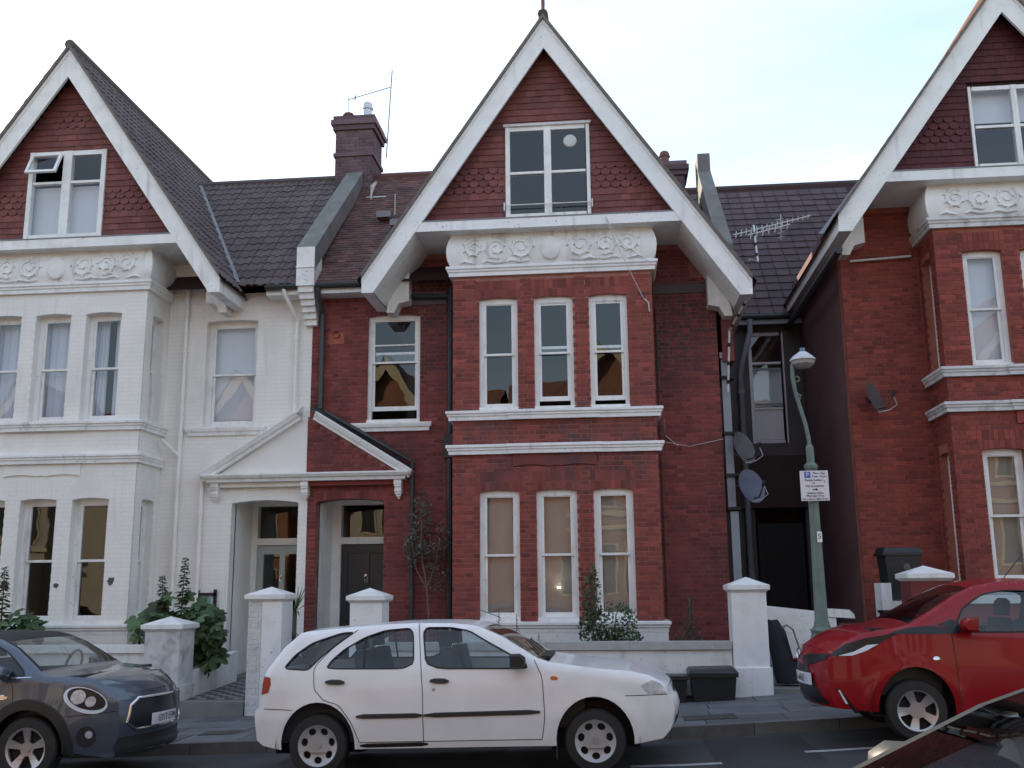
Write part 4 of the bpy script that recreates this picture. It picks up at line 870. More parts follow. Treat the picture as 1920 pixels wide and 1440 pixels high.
# ------------------------------------------------------------------ cars
LAMPB = mat('lamp_reflector', (.50, .55, .62), .35, .35, 22, metal=.25, coat=1); LAMPD = mat('lamp_dark', (.014, .015, .018), .3, 0, coat=.25, spec=.3)
def car(name, label, loc, flip, slope, sp):
    T = thing(name, label, 'car', loc, rot=(0, -slope * (1 if not flip else -1), math.pi if flip else 0))
    top, rear, front, sec = sp['top'], sp['rear'], sp['front'], sp['sec']; paint = sp['paint']
    fs, fe, fk, rs_, re_, rk = sp['plan']; BF, BR = sp.get('bowf', .13), sp.get('bowr', .08)
    tx = sorted(top)
    def zt(x): return interp(tx, x)
    def W(x, z):
        w_ = interp(sec, z); t = max(0, min(1.05, (x - fs) / (fe - fs))); w_ *= 1 - fk * t ** 2.3; t = max(0, min(1.05, (rs_ - x) / (rs_ - re_))); w_ *= 1 - rk * t ** 2.3
        h = zt(x) - z
        if h < .06: h = max(h, 0); w_ -= .03 * (1 - math.sqrt(max(0, 1 - (1 - h / .06) ** 2)))
        for xw in sp['wx']:     # a slight flare round the wheel arches
            r = math.hypot(x - xw, z - sp['wr']) ; w_ += sp.get('flare', .012) * math.exp(-((r - .40) / .06) ** 2)
        return w_
    def chai(p, closed, it=2):
        for _ in range(it):
            o = []; n = len(p)
            for i in range(n if closed else n - 1):
                a, c = p[i], p[(i + 1) % n]; o += [(a[0] * .87 + c[0] * .13, a[1] * .87 + c[1] * .13), (a[0] * .13 + c[0] * .87, a[1] * .13 + c[1] * .87)]
            p = o if closed else [p[0]] + o + [p[-1]]
        return p
    # outline: rear bottom -> up -> top -> front -> bottom with arches
    ol = [p for p in rear[::-1]] + [p for p in top if p not in (rear[0], front[0])] + [p for p in front]
    sill = sp['sill']
    for xw in sorted(sp['wx'], reverse=True):
        rx, rz_ = sp['arch'][0], sp['arch'][1]; zc = sp['wr']
        ol += [(xw + rx * math.cos(a), zc + rz_ * math.sin(a)) for a in [math.pi * (i / 18 * 1.06 - .03) for i in range(19)]]
        ol = [(x_, max(z_, .15)) for x_, z_ in ol]
    # keep the sill between the arches
    wins, lines = [(w_[0], chai(w_[1], True)) for w_ in sp['win']], [chai(l, False) for l in sp['lines']]
    v, f = tri2(ol, [], [l for l in lines] + [dens(w_[1] + [w_[1][0]], .05, False) for w_ in wins] + [dens(r[1] + [r[1][0]], .05, False) for r in sp.get('regions', [])], .055)
    reg = {}
    for t in f:
        c = (sum(v[i][0] for i in t) / 3, sum(v[i][1] for i in t) / 3); key = None
        for nm, poly, *_ in wins:
            if inside(c, poly): key = '#' + nm
        for nm, poly, m_ in sp.get('regions', []):
            if inside(c, poly): key = '@' + nm
        if key is None:
            key = 'body_side'
            for nm, poly in sp['panels']:
                if inside(c, poly): key = nm; break
        reg.setdefault(key, []).append(t)
    rm = {('@' + n_): m_ for n_, p_, m_ in sp.get('regions', [])}
    for sd_ in (-1, 1):
        for key, ts in reg.items():
            b = MB(); used = {}
            for t in ts:
                for i in t:
                    if i not in used: used[i] = len(used)
            off = -.012 if key[0] == '#' else .004 if key[0] == '@' else 0
            vs_ = [None] * len(used)
            for i, k in used.items(): vs_[k] = (v[i][0], sd_ * (W(*v[i]) + off), v[i][1])
            b.add(vs_, [tuple(used[i] for i in (t if sd_ < 0 else t[::-1])) for t in ts])
            m_ = CGLASS if key[0] == '#' else rm.get(key, paint) if key[0] == '@' else paint
            if key == 'bumper_corner' and sp.get('bumper'): m_ = sp['bumper']
            b.build(key.strip('#@'), m_, T, smooth=True, recalc=False, ang=50)
        # rubber round the glass, shut lines, waist trims
        rb = MB()
        for nm, poly, *_ in wins:
            q = dens(poly, .05); rb.tube([(x_, sd_ * (W(x_, z_) + .001), z_) for x_, z_ in q + [q[0]]], .008, 5, False)
        rb.build('window_rubber', RUB, T, kind='stuff')
        sl = MB()
        for l in lines:
            q = dens(l, .04, False); n = len(q)
            for i in range(n - 1):
                (x0, z0), (x1, z1) = q[i], q[i + 1]; L_ = math.hypot(x1 - x0, z1 - z0) + 1e-9; ox, oz = -(z1 - z0) / L_ * .0035, (x1 - x0) / L_ * .0035
                sl.quad(*[(a, sd_ * (W(a, c) + .0016), c) for a, c in ((x0 - ox, z0 - oz), (x1 - ox, z1 - oz), (x1 + ox, z1 + oz), (x0 + ox, z0 + oz))])
        sl.build('shut_line', BLACK, T, kind='stuff', recalc=False)
        for nm, p0, p1, h, m_, pr in sp['trims']:
            b = MB(); n = 10 if abs(p1[0] - p0[0]) > .5 else 4; vs_ = []
            for i in range(n + 1):
                x_ = p0[0] + (p1[0] - p0[0]) * i / n; z_ = p0[1] + (p1[1] - p0[1]) * i / n; e = min(1, min(i, n - i) / 1 + .45)
                vs_ += [(x_, sd_ * (W(x_, z_ + dz_) + d_), z_ + dz_ * e) for dz_, d_ in ((-h, 0), (-h * .7, pr), (h * .7, pr), (h, 0))]
            b.add(vs_, [(4 * i + j, 4 * i + 4 + j, 4 * i + 5 + j, 4 * i + 1 + j) for i in range(n) for j in range(3)] + [(0, 1, 2, 3), (4 * n, 4 * n + 1, 4 * n + 2, 4 * n + 3)]); b.build(nm, m_, T, smooth=True)
    # top skin: tailgate, roof, bonnet, with the two screens as glass
    q = dens(top, .06, False); TT = [-1, -.93, -.8, -.5, -.2, .2, .5, .8, .93, 1]
    def bow(x): return BF * max(0, (x - fs) / (fe - fs)) ** 2 - BR * max(0, (rs_ - x) / (rs_ - re_)) ** 2
    def tp(x, z, t, extra=0): w_ = W(x, zt(x)) ; k = 1 - t * t; return (x + (bow(x) + extra) * k, w_ * t, z + sp['crown'] * k)
    def kind(x, z):
        for nm, x0, x1 in sp['screens']:
            if x0 < x < x1: return nm
        for nm, x0, x1 in sp['skins']:
            if x0 <= x <= x1: return nm
        return 'roof'
    parts = {}
    for (x0, z0), (x1, z1) in zip(q, q[1:]):
        nm = kind((x0 + x1) / 2, 0); isg = any(nm == s_[0] for s_ in sp['screens'])
        for t0, t1 in zip(TT, TT[1:]):
            k = nm if not isg else (nm if abs(t0 + t1) / 2 < .9 else 'screen_pillar')
            e0 = sp.get('wsbow', .06) if k == 'windscreen' or (isg and nm == 'windscreen') else 0
            parts.setdefault(k, MB()).add([tp(x0, z0, t0), tp(x1, z1, t0), tp(x1, z1, t1), tp(x0, z0, t1)], [(0, 1, 2, 3)])
    for k, b in parts.items():
        o = b.build(k, CGLASS if any(k == s_[0] for s_ in sp['screens']) else sp.get('roofm', paint) if k in ('roof', 'screen_pillar') else paint, T, smooth=False, recalc=False)
        bm = bmesh.new(); bm.from_mesh(o.data); bmesh.ops.remove_doubles(bm, verts=bm.verts, dist=.0005); bm.to_mesh(o.data); bm.free()
        o.data.polygons.foreach_set('use_smooth', [True] * len(o.data.polygons)); o.data.set_sharp_from_angle(angle=R(50))
    # nose and tail
    def nose(poly, y, z, off=0):
        fx = interp(sorted([(p[1], p[0]) for p in poly]), z); w_ = W(fx, z); B = BF if poly is front else -BR; t = max(-1, min(1, y / w_)); k = (1 - t * t)
        return (fx + B * k + off * (1 if poly is front else -1), y, z)
    for poly, nm in ((front, 'nose'), (rear, 'tail')):
        q = dens(sorted(poly, key=lambda p: -p[1]), .04, False); b = MB(); n = len(TT)
        vs_ = []
        for x_, z_ in q:
            fx = x_; w_ = W(fx, z_); B = BF if poly is front else -BR
            vs_ += [(fx + B * (1 - t * t), w_ * t, z_ + (sp['crown'] * (1 - t * t) if (x_, z_) == q[0] else 0)) for t in TT]
        b.add(vs_, [(i * n + j, i * n + j + 1, (i + 1) * n + j + 1, (i + 1) * n + j) for i in range(len(q) - 1) for j in range(n - 1)]); b.build(nm, sp.get('bumper') if nm == 'tail' and sp.get('bumper') else paint, T, smooth=True, recalc=False, ang=50)
    def facep(poly2, off, nm, m_, which=None, step=.05, thick=0):
        which = which or front; v2, f2 = tri2(poly2, [], [], step); b = MB(); b.add([nose(which, y, z, off) for y, z in v2], f2); return b.build(nm, m_, T, smooth=True, recalc=False, ang=60)
    # dark innards and underside
    b = MB(); wmx = max(w_ for z_, w_ in sec) - .09; zf_ = sp['floor']
    b.box(re_ + .3, fe - .35, -wmx + .12, wmx - .12, .22, zf_); b.build('floor_pan', BLACK, T)
    b = MB(); b.box(sp['dash'][0] - .05, sp['dash'][0] + .6, -wmx + .04, wmx - .04, .4, sp['dash'][1]); b.build('dashboard', TRIM, T)
    b = MB(); b.box(re_ + .25, re_ + .95, -wmx + .05, wmx - .05, .3, sp['dash'][1] - .08); b.build('parcel_shelf', SEAT, T)
    for sx, ys in ((sp['seats'][0], (-.36, .36)), (sp['seats'][1], (-.36, .36))):
        for y in ys:
            b = MB(); z0 = zf_ - .05
            b.add([(sx + x_, y + yy, z_) for yy in (-.22, -.17, .17, .22) for x_, z_ in ((-.10, z0), (.06, z0), (-.06, z0 + .55 - (abs(yy) > .2) * .06), (-.17, z0 + .55 - (abs(yy) > .2) * .06))], [(i * 4, i * 4 + 1, i * 4 + 2, i * 4 + 3) for i in (0, 3)] + [(i * 4 + j, i * 4 + (j + 1) % 4, i * 4 + 4 + (j + 1) % 4, i * 4 + 4 + j) for i in range(3) for j in range(4)])
            b.add([(sx - .13 + x_, y + yy, z0 + .57 + z_) for yy in (-.12, .12) for x_, z_ in ((-.05, 0), (.03, 0), (.02, .14), (-.02, .18), (-.06, .15))], [(0, 1, 2, 3, 4), (5, 6, 7, 8, 9)] + [(j, (j + 1) % 5, 5 + (j + 1) % 5, 5 + j) for j in range(5)])
            b.build('seat', SEAT, T, smooth=True, ang=70)
    b = MB(); b.tube([(sp['dash'][0] - .12 + .05 * math.sin(i / 16 * 6.283), .36 * sp.get('wheelside', -1) + .17 * math.cos(i / 16 * 6.283), sp['dash'][1] + .03 + .17 * math.sin(i / 16 * 6.283)) for i in range(17)], .014, 6); b.build('steering_wheel', TRIM, T, smooth=True)
    # wheels
    wr, ww = sp['wr'], sp.get('ww', .185)
    for xw in sp['wx']:
        for sd_ in (-1, 1):
            yo = sd_ * (interp(sec, wr + .1) - .015); b = MB()
            pf = [(wr * .64, .0), (wr * .68, .008), (wr * .93, .004), (wr * .985, -.018), (wr, -.04), (wr, -ww + .03), (wr * .95, -ww), (wr * .6, -ww)]
            b.lathe([(r_, yo + sd_ * h_) for r_, h_ in pf], (xw, 0, wr), 'y', 40); ty = b.build('wheel', RUB, T, smooth=True)
            rr = wr * .66; v2, f2 = tri2([(rr * math.cos(i * math.pi / 24), rr * math.sin(i * math.pi / 24)) for i in range(48)], sp['spokes'](rr), [], None)
            b = MB(); fd_ = lambda x_, z_: yo + sd_ * (.006 - .03 * (1 - min(1, (math.hypot(x_, z_) / rr)) ** 2) * sp.get('dish', 1) - (.0 if math.hypot(x_, z_) > .93 * rr else .008))
            nv = len(v2); b.add([(xw + x_, fd_(x_, z_), wr + z_) for x_, z_ in v2] + [(xw + x_, fd_(x_, z_) - sd_ * .025, wr + z_) for x_, z_ in v2], f2 + [tuple(i + nv for i in t) for t in f2])
            for hl in sp['spokes'](rr):
                k = len(hl); b.add([(xw + x_, fd_(x_, z_), wr + z_) for x_, z_ in hl] + [(xw + x_, fd_(x_, z_) - sd_ * .025, wr + z_) for x_, z_ in hl], [(i, (i + 1) % k, k + (i + 1) % k, k + i) for i in range(k)])
            b.build('rim', sp['rimm'], ty, smooth=True, recalc=True, ang=40)
            b = MB(); b.lathe([(0, yo - sd_ * .06), (rr, yo - sd_ * .06), (rr * 1.02, yo - sd_ * .0)], (xw, 0, wr), 'y', 32); b.build('brake_disc', BLACK, ty, smooth=True, recalc=False)
            b = MB(); b.lathe([(0, yo + sd_ * .004 - sd_ * .02), (.03, yo + sd_ * .004 - sd_ * .02), (.034, yo - sd_ * .04)], (xw, 0, wr), 'y', 16); b.build('hub_badge', sp.get('hubm', SILV), ty, smooth=True, recalc=False)
            b = MB(); ra = sp['arch'][1] + .02; b.lathe([(ra, yo - sd_ * .01), (ra, yo - sd_ * .34), (0, yo - sd_ * .34)], (xw, 0, wr), 'y', 28); b.v = [(x_, y_, max(z_, .22)) for x_, y_, z_ in b.v]; b.build('wheel_well', BLACK, T, recalc=False)
            if sp.get('cladding'):
                b = MB(); n = 26; vs_ = []
                for i in range(n + 1):
                    a = math.pi * (i / n * 1.10 - .05)
                    for r_, o_ in ((sp['arch'][0] - .01, -.03), (sp['arch'][0] - .005, .012), (sp['arch'][0] + .09, .012), (sp['arch'][0] + .10, -.005)):
                        x_, z_ = xw + r_ * math.cos(a), wr + (r_ + sp['arch'][1] - sp['arch'][0]) * math.sin(a); z_ = max(z_, .20); vs_.append((x_, sd_ * (W(x_, z_) + o_), z_))
                b.add(vs_, [(4 * i + j, 4 * i + 4 + j, 4 * i + 5 + j, 4 * i + 1 + j) for i in range(n) for j in range(3)]); b.build('arch_cladding', PLAS, T, smooth=True)
    # mirrors
    mx_, mz = sp['mirror']
    for sd_ in (-1, 1):
        w_ = W(mx_, mz); b = MB(); vs_ = []
        for yy, sc_ in ((.0, .5), (.04, .7), (.10, 1), (.19, 1), (.225, .75)):
            vs_ += [(mx_ + (x_ - .02) * sc_, sd_ * (w_ - .02 + yy), mz + .02 + z_ * sc_) for x_, z_ in ((-.06, -.06), (.05, -.065), (.085, -.03), (.08, .03), (.03, .065), (-.06, .065))]
        b.add(vs_, [tuple(range(6)), tuple(range(24, 30))] + [(i * 6 + j, i * 6 + (j + 1) % 6, i * 6 + 6 + (j + 1) % 6, i * 6 + 6 + j) for i in range(4) for j in range(6)]); b.build('door_mirror', sp.get('mirm', TRIM), T, smooth=True, ang=50)
    return T, W, facep, nose
def ovals(n, r0, rx, ry, ph=0):
    def f(rr):
        o = []
        for k in range(n):
            a = ph + 2 * math.pi * k / n; c, s_ = math.cos(a), math.sin(a); pts = []
            for i in range(10):
                t = 2 * math.pi * i / 10; x_, y_ = rr * (r0 + rx * math.cos(t)), rr * ry * math.sin(t); pts.append((x_ * c - y_ * s_, x_ * s_ + y_ * c))
            o.append(pts)
        return o
    return f
def wedges(n, r0, r1, half0, half1, ph=0):
    """holes between the spokes"""
    def f(rr):
        o = []
        for k in range(n):
            a = ph + 2 * math.pi * k / n; pts = [(rr * r0 * math.cos(a + t * half0), rr * r0 * math.sin(a + t * half0)) for t in (-1, 1)]
            pts += [(rr * r1 * math.cos(a + half1 * t), rr * r1 * math.sin(a + half1 * t)) for t in (1, .5, 0, -.5, -1)]; o.append(pts)
        return o
    return f

HATCH = dict(paint=PAINTW, top=[(-1.874, .93), (-1.855, .974), (-1.705, 1.175), (-1.547, 1.315), (-1.473, 1.330), (-1.0, 1.362), (-.627, 1.380), (-.373, 1.382), (-.044, 1.372), (.146, 1.350), (.223, 1.335), (.451, 1.235), (.791, 1.030), (.901, .995), (1.075, .968), (1.397, .922), (1.658, .897), (1.837, .850), (1.933, .800), (1.99, .745)],
    rear=[(-1.874, .93), (-1.890, .747), (-1.872, .64), (-1.945, .61), (-1.953, .555), (-1.928, .335), (-1.86, .285)], front=[(1.99, .745), (2.0, .680), (2.04, .625), (2.055, .554), (2.03, .429), (2.00, .36), (1.93, .29)],
    sec=[(.15, .79), (.30, .825), (.50, .845), (.60, .842), (.80, .835), (.96, .805), (1.1, .745), (1.38, .615)], plan=(1.25, 2.06, .13, -1.25, -1.95, .11), bowf=.085, bowr=.08, crown=.012, wx=(1.31, -1.31), wr=.287, arch=(.36, .395), sill=.25, floor=.62,
    win=[('quarter_window', [(-1.665, .995), (-1.42, .975), (-1.31, 1.085), (-1.14, 1.225), (-1.0, 1.312), (-1.12, 1.308), (-1.40, 1.225), (-1.56, 1.12)]),
         ('rear_window', [(-1.238, .985), (-.385, .968), (-.418, 1.338), (-.688, 1.322), (-.885, 1.262), (-1.075, 1.158), (-1.195, 1.055)]),
         ('front_window', [(-.262, .965), (-.318, 1.338), (-.044, 1.332), (.140, 1.295), (.288, 1.208), (.516, 1.085), (.685, .987), (.70, .945)])],
    lines=[[(-.363, 1.378), (-.313, .963), (-.295, .75), (-.293, .30)], [(-.965, 1.335), (-1.20, 1.17), (-1.36, 1.0), (-1.345, .80), (-1.25, .70), (-1.10, .655), (-.982, .50), (-.902, .31)], [(.766, 1.02), (.839, .864), (.853, .506), (.82, .31)], [(-1.85, .625), (-1.56, .615)], [(1.60, .68), (1.99, .68)], [(-.90, .31), (.82, .31)]],
    panels=[('rear_door', [(-.36, 1.40), (-.313, .963), (-.293, .31), (-.902, .31), (-.982, .50), (-1.10, .655), (-1.345, .80), (-1.36, 1.0), (-1.2, 1.17), (-.96, 1.34)]), ('front_door', [(-.36, 1.40), (-.313, .963), (-.293, .31), (.82, .31), (.853, .506), (.839, .864), (.766, 1.03), (.2, 1.37)]), ('bumper_corner', [(-2, .62), (-1.56, .615), (-1.6, .2), (-2.1, .2)]), ('front_bumper_corner', [(1.6, .68), (2.1, .68), (2.1, .2), (1.6, .2)])],
    regions=[('headlamp', [(1.755, .765), (1.86, .812), (1.925, .785), (1.985, .735), (1.99, .69), (1.83, .678)], LAMPB), ('tail_lamp', [(-1.885, .755), (-1.868, .925), (-1.80, .912), (-1.79, .85), (-1.81, .775)], REDL)],
    trims=[('rubbing_strip', (-.93, .545), (-.30, .545), .022, TRIM, .016), ('rubbing_strip', (-.285, .545), (.81, .555), .022, TRIM, .016), ('door_handle', (-1.235, .865), (-1.05, .857), .024, TRIM, .022), ('door_handle', (-.225, .855), (-.045, .847), .024, TRIM, .022), ('indicator', (.915, .855), (.985, .85), .018, ORANGE, .008), ('sill_scrape', (-.90, .28), (-.25, .285), .02, TRIM, .004)],
    screens=[('rear_screen', -1.83, -1.56), ('windscreen', .25, .88)], skins=[('tailgate', -2, -1.83), ('bonnet', .88, 2.1), ('tailgate', -1.56, -1.45)], dash=(.62, .93), seats=(.0, -.85), spokes=ovals(7, .71, .17, .205, .22), rimm=HUBC, mirror=(.63, 1.0), wheelside=1)
T1, W1, F1, N1 = car('parked_car', 'white five door hatchback parked in front of the middle brick house', (-1.521, 9.75 + .845, .081), False, .0214, HATCH)
def plate(T, nose, front_or, y, z, wd, ht, s, face, m=SIGNW, off=.012, ts=.078):
    a = face([(y - wd / 2, z - ht / 2), (y + wd / 2, z - ht / 2), (y + wd / 2, z + ht / 2), (y - wd / 2, z + ht / 2)], off, 'number_plate', m, step=.1)
    p = nose(front_or, y, z, off + .006); text(s, ts, 'plate_lettering', INK, a, p, (R(90), 0, R(90)), sx=.92); return a
plate(T1, N1, HATCH['front'], 0, .50, .52, .11, 'S417 WPN', F1) if False else None
for sd_ in (-1, 1):
    b = MB(); b.box(.945, .96, sd_ * .72 - .09, sd_ * .72 + .09, .13, .36); b.build('mudflap', RUB, T1)
    b = MB(); b.tube([(-.875, sd_ * (W1(-.875, .985) - .006), .985), (-.885, sd_ * (W1(-.885, 1.26) - .006), 1.258)], .011, 6); b.build('glazing_divider', RUB, T1)
    b = MB(); b.lathe([(.0, sd_ * (W1(-.2, .78) + .004)), (.014, sd_ * (W1(-.2, .78) + .003)), (.016, sd_ * W1(-.2, .78))], (-.19, 0, .775), 'y', 10); b.build('door_lock', SILV, T1)
b = MB(); b.tube([(.32, .45, 1.385), (-.12, .44, 1.56)], .004, 5); b.build('aerial', BLACKP, T1)
b = MB(); b.tube([(.78, -.35, 1.06), (.62, .15, 1.16)], .007, 5); b.tube([(.78, .25, 1.07), (.62, .6, 1.15)], .007, 5); b.box(.80, .90, -.5, .4, 1.02, 1.035); b.build('wipers', TRIM, T1)
F1([(-.62, .40), (.62, .40), (.62, .47), (-.62, .47)], .004, 'lower_grille', TRIM); F1([(-.32, .66), (.32, .66), (.32, .72), (-.32, .72)], .004, 'grille', TRIM)

CLUB = dict(HATCH, paint=PAINTG, roofm=BLACK, cladding=True, flare=.004, top=[(-2.0, .98), (-1.95, 1.10), (-1.78, 1.36), (-1.6, 1.40), (-.6, 1.425), (.3, 1.42), (.75, 1.385), (.90, 1.345), (1.08, 1.26), (1.28, 1.12), (1.44, 1.005), (1.60, .985), (1.80, .965), (1.95, .93), (2.05, .86), (2.12, .78)],
    rear=[(-2.0, .98), (-2.03, .75), (-2.05, .5), (-2.0, .30), (-1.95, .22)], front=[(2.12, .78), (2.15, .70), (2.165, .58), (2.16, .42), (2.15, .30), (2.17, .22), (2.10, .18)],
    sec=[(.15, .84), (.3, .88), (.5, .90), (.75, .895), (.97, .86), (1.1, .79), (1.42, .64)], plan=(1.35, 2.16, .26, -1.6, -2.05, .12), bowf=.22, wx=(1.33, -1.34), wr=.31, arch=(.365, .375), sill=.2,
    win=[('rear_window', [(-.6, .99), (.12, .985), (.12, 1.37), (-.6, 1.375)]), ('front_window', [(.20, .985), (.20, 1.372), (.70, 1.345), (.86, 1.30), (1.02, 1.22), (1.22, 1.06), (1.27, .99)]), ('quarter_window', [(-1.5, 1.0), (-.68, .99), (-.68, 1.375), (-1.45, 1.36)])],
    lines=[[(.16, 1.41), (.16, .5), (.15, .26)], [(1.10, .985), (1.16, .90), (1.19, .72)], [(1.70, .60), (2.14, .62)], [(.15, .26), (.95, .26)]],
    panels=[('front_door', [(.16, 1.43), (.16, .26), (.97, .26), (1.19, .72), (1.10, .99), (.8, 1.4)]), ('rear_door', [(.16, 1.43), (.16, .26), (-.9, .26), (-.64, 1.4)])],
    regions=[], trims=[('chrome_waist_line', (-1.6, .985), (1.34, .985), .010, CHROME, .008), ('side_scuttle', (1.00, .80), (1.12, .80), .026, CHROME, .008)], screens=[('rear_screen', -1.93, -1.78), ('windscreen', .93, 1.42)],
    skins=[('tailgate', -2.1, -1.93), ('bonnet', 1.42, 2.3)], dash=(1.22, .98), seats=(.35, -.5), spokes=wedges(5, .34, .90, .30, .40, .95), rimm=SILV, dish=.8, mirror=(1.08, 1.02), mirm=PAINTG, wheelside=1)
T2, W2, F2_, N2 = car('parked_car', 'grey compact estate car with black wheel arches parked before the white house', (-7.06, 9.75 + .90, -.06), False, .03, CLUB)
# lamps, grille and plate of the grey car
def blob(W, cx, cz, rx, rz_, rot, off, sd_=-1, n=28): 
    return [(cx + rx * math.cos(t) * math.cos(rot) - rz_ * math.sin(t) * math.sin(rot), cz + rx * math.cos(t) * math.sin(rot) + rz_ * math.sin(t) * math.cos(rot)) for t in [2 * math.pi * i / n for i in range(n)]]
def sidepatch(T, W, poly, off, nm, m, parent=None, step=.03, sides=(-1, 1)):
    r = []
    for sd_ in sides:
        v2, f2 = tri2(poly, [], [], step); b = MB(); b.add([(x_, sd_ * (W(x_, z_) + off), z_) for x_, z_ in v2], f2); r.append(b.build(nm, m, parent or T, smooth=True, recalc=False, ang=70))
    return r
DRL = mat('lamp_white_ring', (.72, .78, .85), .3, 0)
CX, CZ = 1.875, .745
sidepatch(T2, W2, blob(W2, CX, CZ, .205, .112, -.42, 0), .004, 'headlamp', DRL); sidepatch(T2, W2, blob(W2, CX + .012, CZ + .012, .180, .090, -.42, 0), .008, 'lamp_housing', LAMPD)
sidepatch(T2, W2, blob(W2, CX - .055, CZ + .035, .066, .068, -.3, 0), .012, 'reflector', LAMPB); sidepatch(T2, W2, blob(W2, CX + .055, CZ - .015, .045, .050, -.4, 0), .012, 'reflector', LAMPB)
sidepatch(T2, W2, blob(W2, 1.90, .40, .085, .10, 0, 0), .005, 'fog_lamp_recess', PLAS); sidepatch(T2, W2, blob(W2, 1.925, .42, .032, .036, 0, 0), .010, 'fog_lamp', LAMPB)
gp_ = [(-.60, .50), (-.50, .43), (.50, .43), (.60, .50), (.56, .66), (.47, .725), (-.47, .725), (-.56, .66)]
F2_(gp_, .006, 'grille', LAMPD); 
b = MB(); gq = dens(gp_[2:8], .05, False)
b.tube([N2(CLUB['front'], y, z, .010) for y, z in dens(gp_ + [gp_[0]], .05, False)], .013, 6, False); b.build('grille_surround', CHROME, T2, smooth=True)
F2_([(-.74, .21), (.74, .21), (.66, .37), (-.66, .37)], .005, 'lower_intake', PLAS)
plate(T2, N2, CLUB['front'], -.10, .50, .46, .115, 'GY17 EFM', F2_, off=.018, ts=.098)

AYGO = dict(HATCH, paint=PAINTR, flare=.02, top=[(-1.45, 1.05), (-1.40, 1.25), (-1.25, 1.42), (-.9, 1.50), (-.3, 1.535), (.078, 1.53), (.349, 1.505), (.54, 1.46), (.733, 1.365), (.95, 1.225), (1.193, 1.075), (1.34, 1.025), (1.50, 1.0), (1.66, .955), (1.80, .87), (1.90, .775)],
    rear=[(-1.45, 1.05), (-1.5, .8), (-1.55, .55), (-1.5, .30)], front=[(1.90, .775), (1.935, .70), (1.945, .58), (1.93, .41), (1.92, .33), (1.88, .25)],
    sec=[(.15, .76), (.30, .80), (.50, .81), (.75, .805), (1.0, .765), (1.1, .725), (1.5, .56)], plan=(1.0, 1.95, .26, -1.1, -1.55, .12), bowf=.17, crown=.03, wx=(1.17, -1.17), wr=.285, arch=(.345, .40), sill=.25,
    win=[('front_window', [(-.35, 1.075), (-.35, 1.43), (.25, 1.435), (.48, 1.385), (.68, 1.25), (.76, 1.12), (.74, 1.02)]), ('rear_window', [(-.98, 1.12), (-.43, 1.08), (-.43, 1.43), (-.85, 1.41)])],
    lines=[[(.83, 1.03), (.80, .64), (.78, .30)], [(-.39, 1.49), (-.39, .8), (-.42, .30)], [(.78, .30), (-.42, .30)]],
    panels=[('front_door', [(.9, 1.1), (.80, .64), (.78, .30), (-.42, .30), (-.39, 1.5), (.5, 1.5)])],
    regions=[('headlamp', [(1.915, .735), (1.75, .755), (1.56, .835), (1.34, .975), (1.42, .965), (1.62, .92), (1.80, .85), (1.90, .77)], LAMPD), ('black_strip', [(1.335, .978), (1.10, .985), (.86, 1.0), (.84, 1.05), (1.0, 1.07), (1.19, 1.045), (1.34, 1.005), (1.41, .968)], LAMPD), ('sail_panel', [(.86, 1.0), (.745, 1.01), (.765, 1.11), (.80, 1.14), (.95, 1.08), (.845, 1.052)], LAMPD)],
    trims=[('badge', (1.015, .765), (.955, .770), .020, CHROME, .005)], screens=[('rear_screen', -1.42, -1.28), ('windscreen', .60, 1.18)], skins=[('tailgate', -1.6, -1.42), ('bonnet', 1.18, 2.2)], dash=(.95, 1.02), seats=(.1, -.65), floor=.66, spokes=wedges(5, .40, .92, .24, .38, .5), rimm=SILV, dish=.5, mirror=(.70, 1.075), mirm=PAINTR, wheelside=1)
T3, W3, F3, N3 = car('parked_car', 'red small hatchback with black crossed front parked on the right', (3.954, 10.2 + .81, .275), True, -.05, AYGO)
FR3 = AYGO['front']
sidepatch(T3, W3, [(1.90, .745), (1.75, .762), (1.57, .838), (1.42, .93), (1.60, .90), (1.79, .83)], -.01, 'lamp_housing', LAMPD); sidepatch(T3, W3, [(1.86, .742), (1.74, .752), (1.62, .80), (1.50, .875), (1.60, .86), (1.72, .79)], .006, 'light_guide', DRL)
F3([(-.60, .755), (-.30, .735), (-.12, .70), (-.30, .45), (-.56, .29), (-.50, .27), (.50, .27), (.56, .29), (.30, .45), (.12, .70), (.30, .735), (.60, .755), (.58, .70), (.28, .62), (.40, .40), (.0, .38), (-.40, .40), (-.28, .62), (-.58, .70)], .006, 'black_front_cross', LAMPD)
F3([(-.52, .31), (.52, .31), (.26, .62), (-.26, .62)], .004, 'grille', PLAS); sidepatch(T3, W3, [(1.80, .30), (1.865, .42), (1.85, .425), (1.78, .30)], .006, 'running_light', DRL); sidepatch(T3, W3, [(1.72, .22), (1.88, .43), (1.87, .45), (1.68, .22)], .003, 'black_crease', LAMPD)
plate(T3, N3, FR3, .12, .49, .50, .115, 'GY66 AZL', F3, off=.02, ts=.095)
b = MB()
for rx, rz_ in ((.075, .052), (.028, .052), (.055, .022)): b.tube([(N3(FR3, 0, .70, .02)[0], rx * math.cos(i / 20 * 6.283), .71 + (.022 if rx == .055 else 0) + rz_ * math.sin(i / 20 * 6.283)) for i in range(21)], .007, 6, False)
b.build('front_badge', CHROME, T3, smooth=True)
b = MB(); b.tube([(.05, .0, 1.56), (-.12, 0, 1.78)], .005, 5); b.build('aerial', BLACKP, T3)
NEAR = dict(HATCH, paint=PAINTB, rimm=SILV, regions=[('headlamp', HATCH['regions'][0][1], LAMPD), HATCH['regions'][1]], trims=HATCH['trims'][:4])
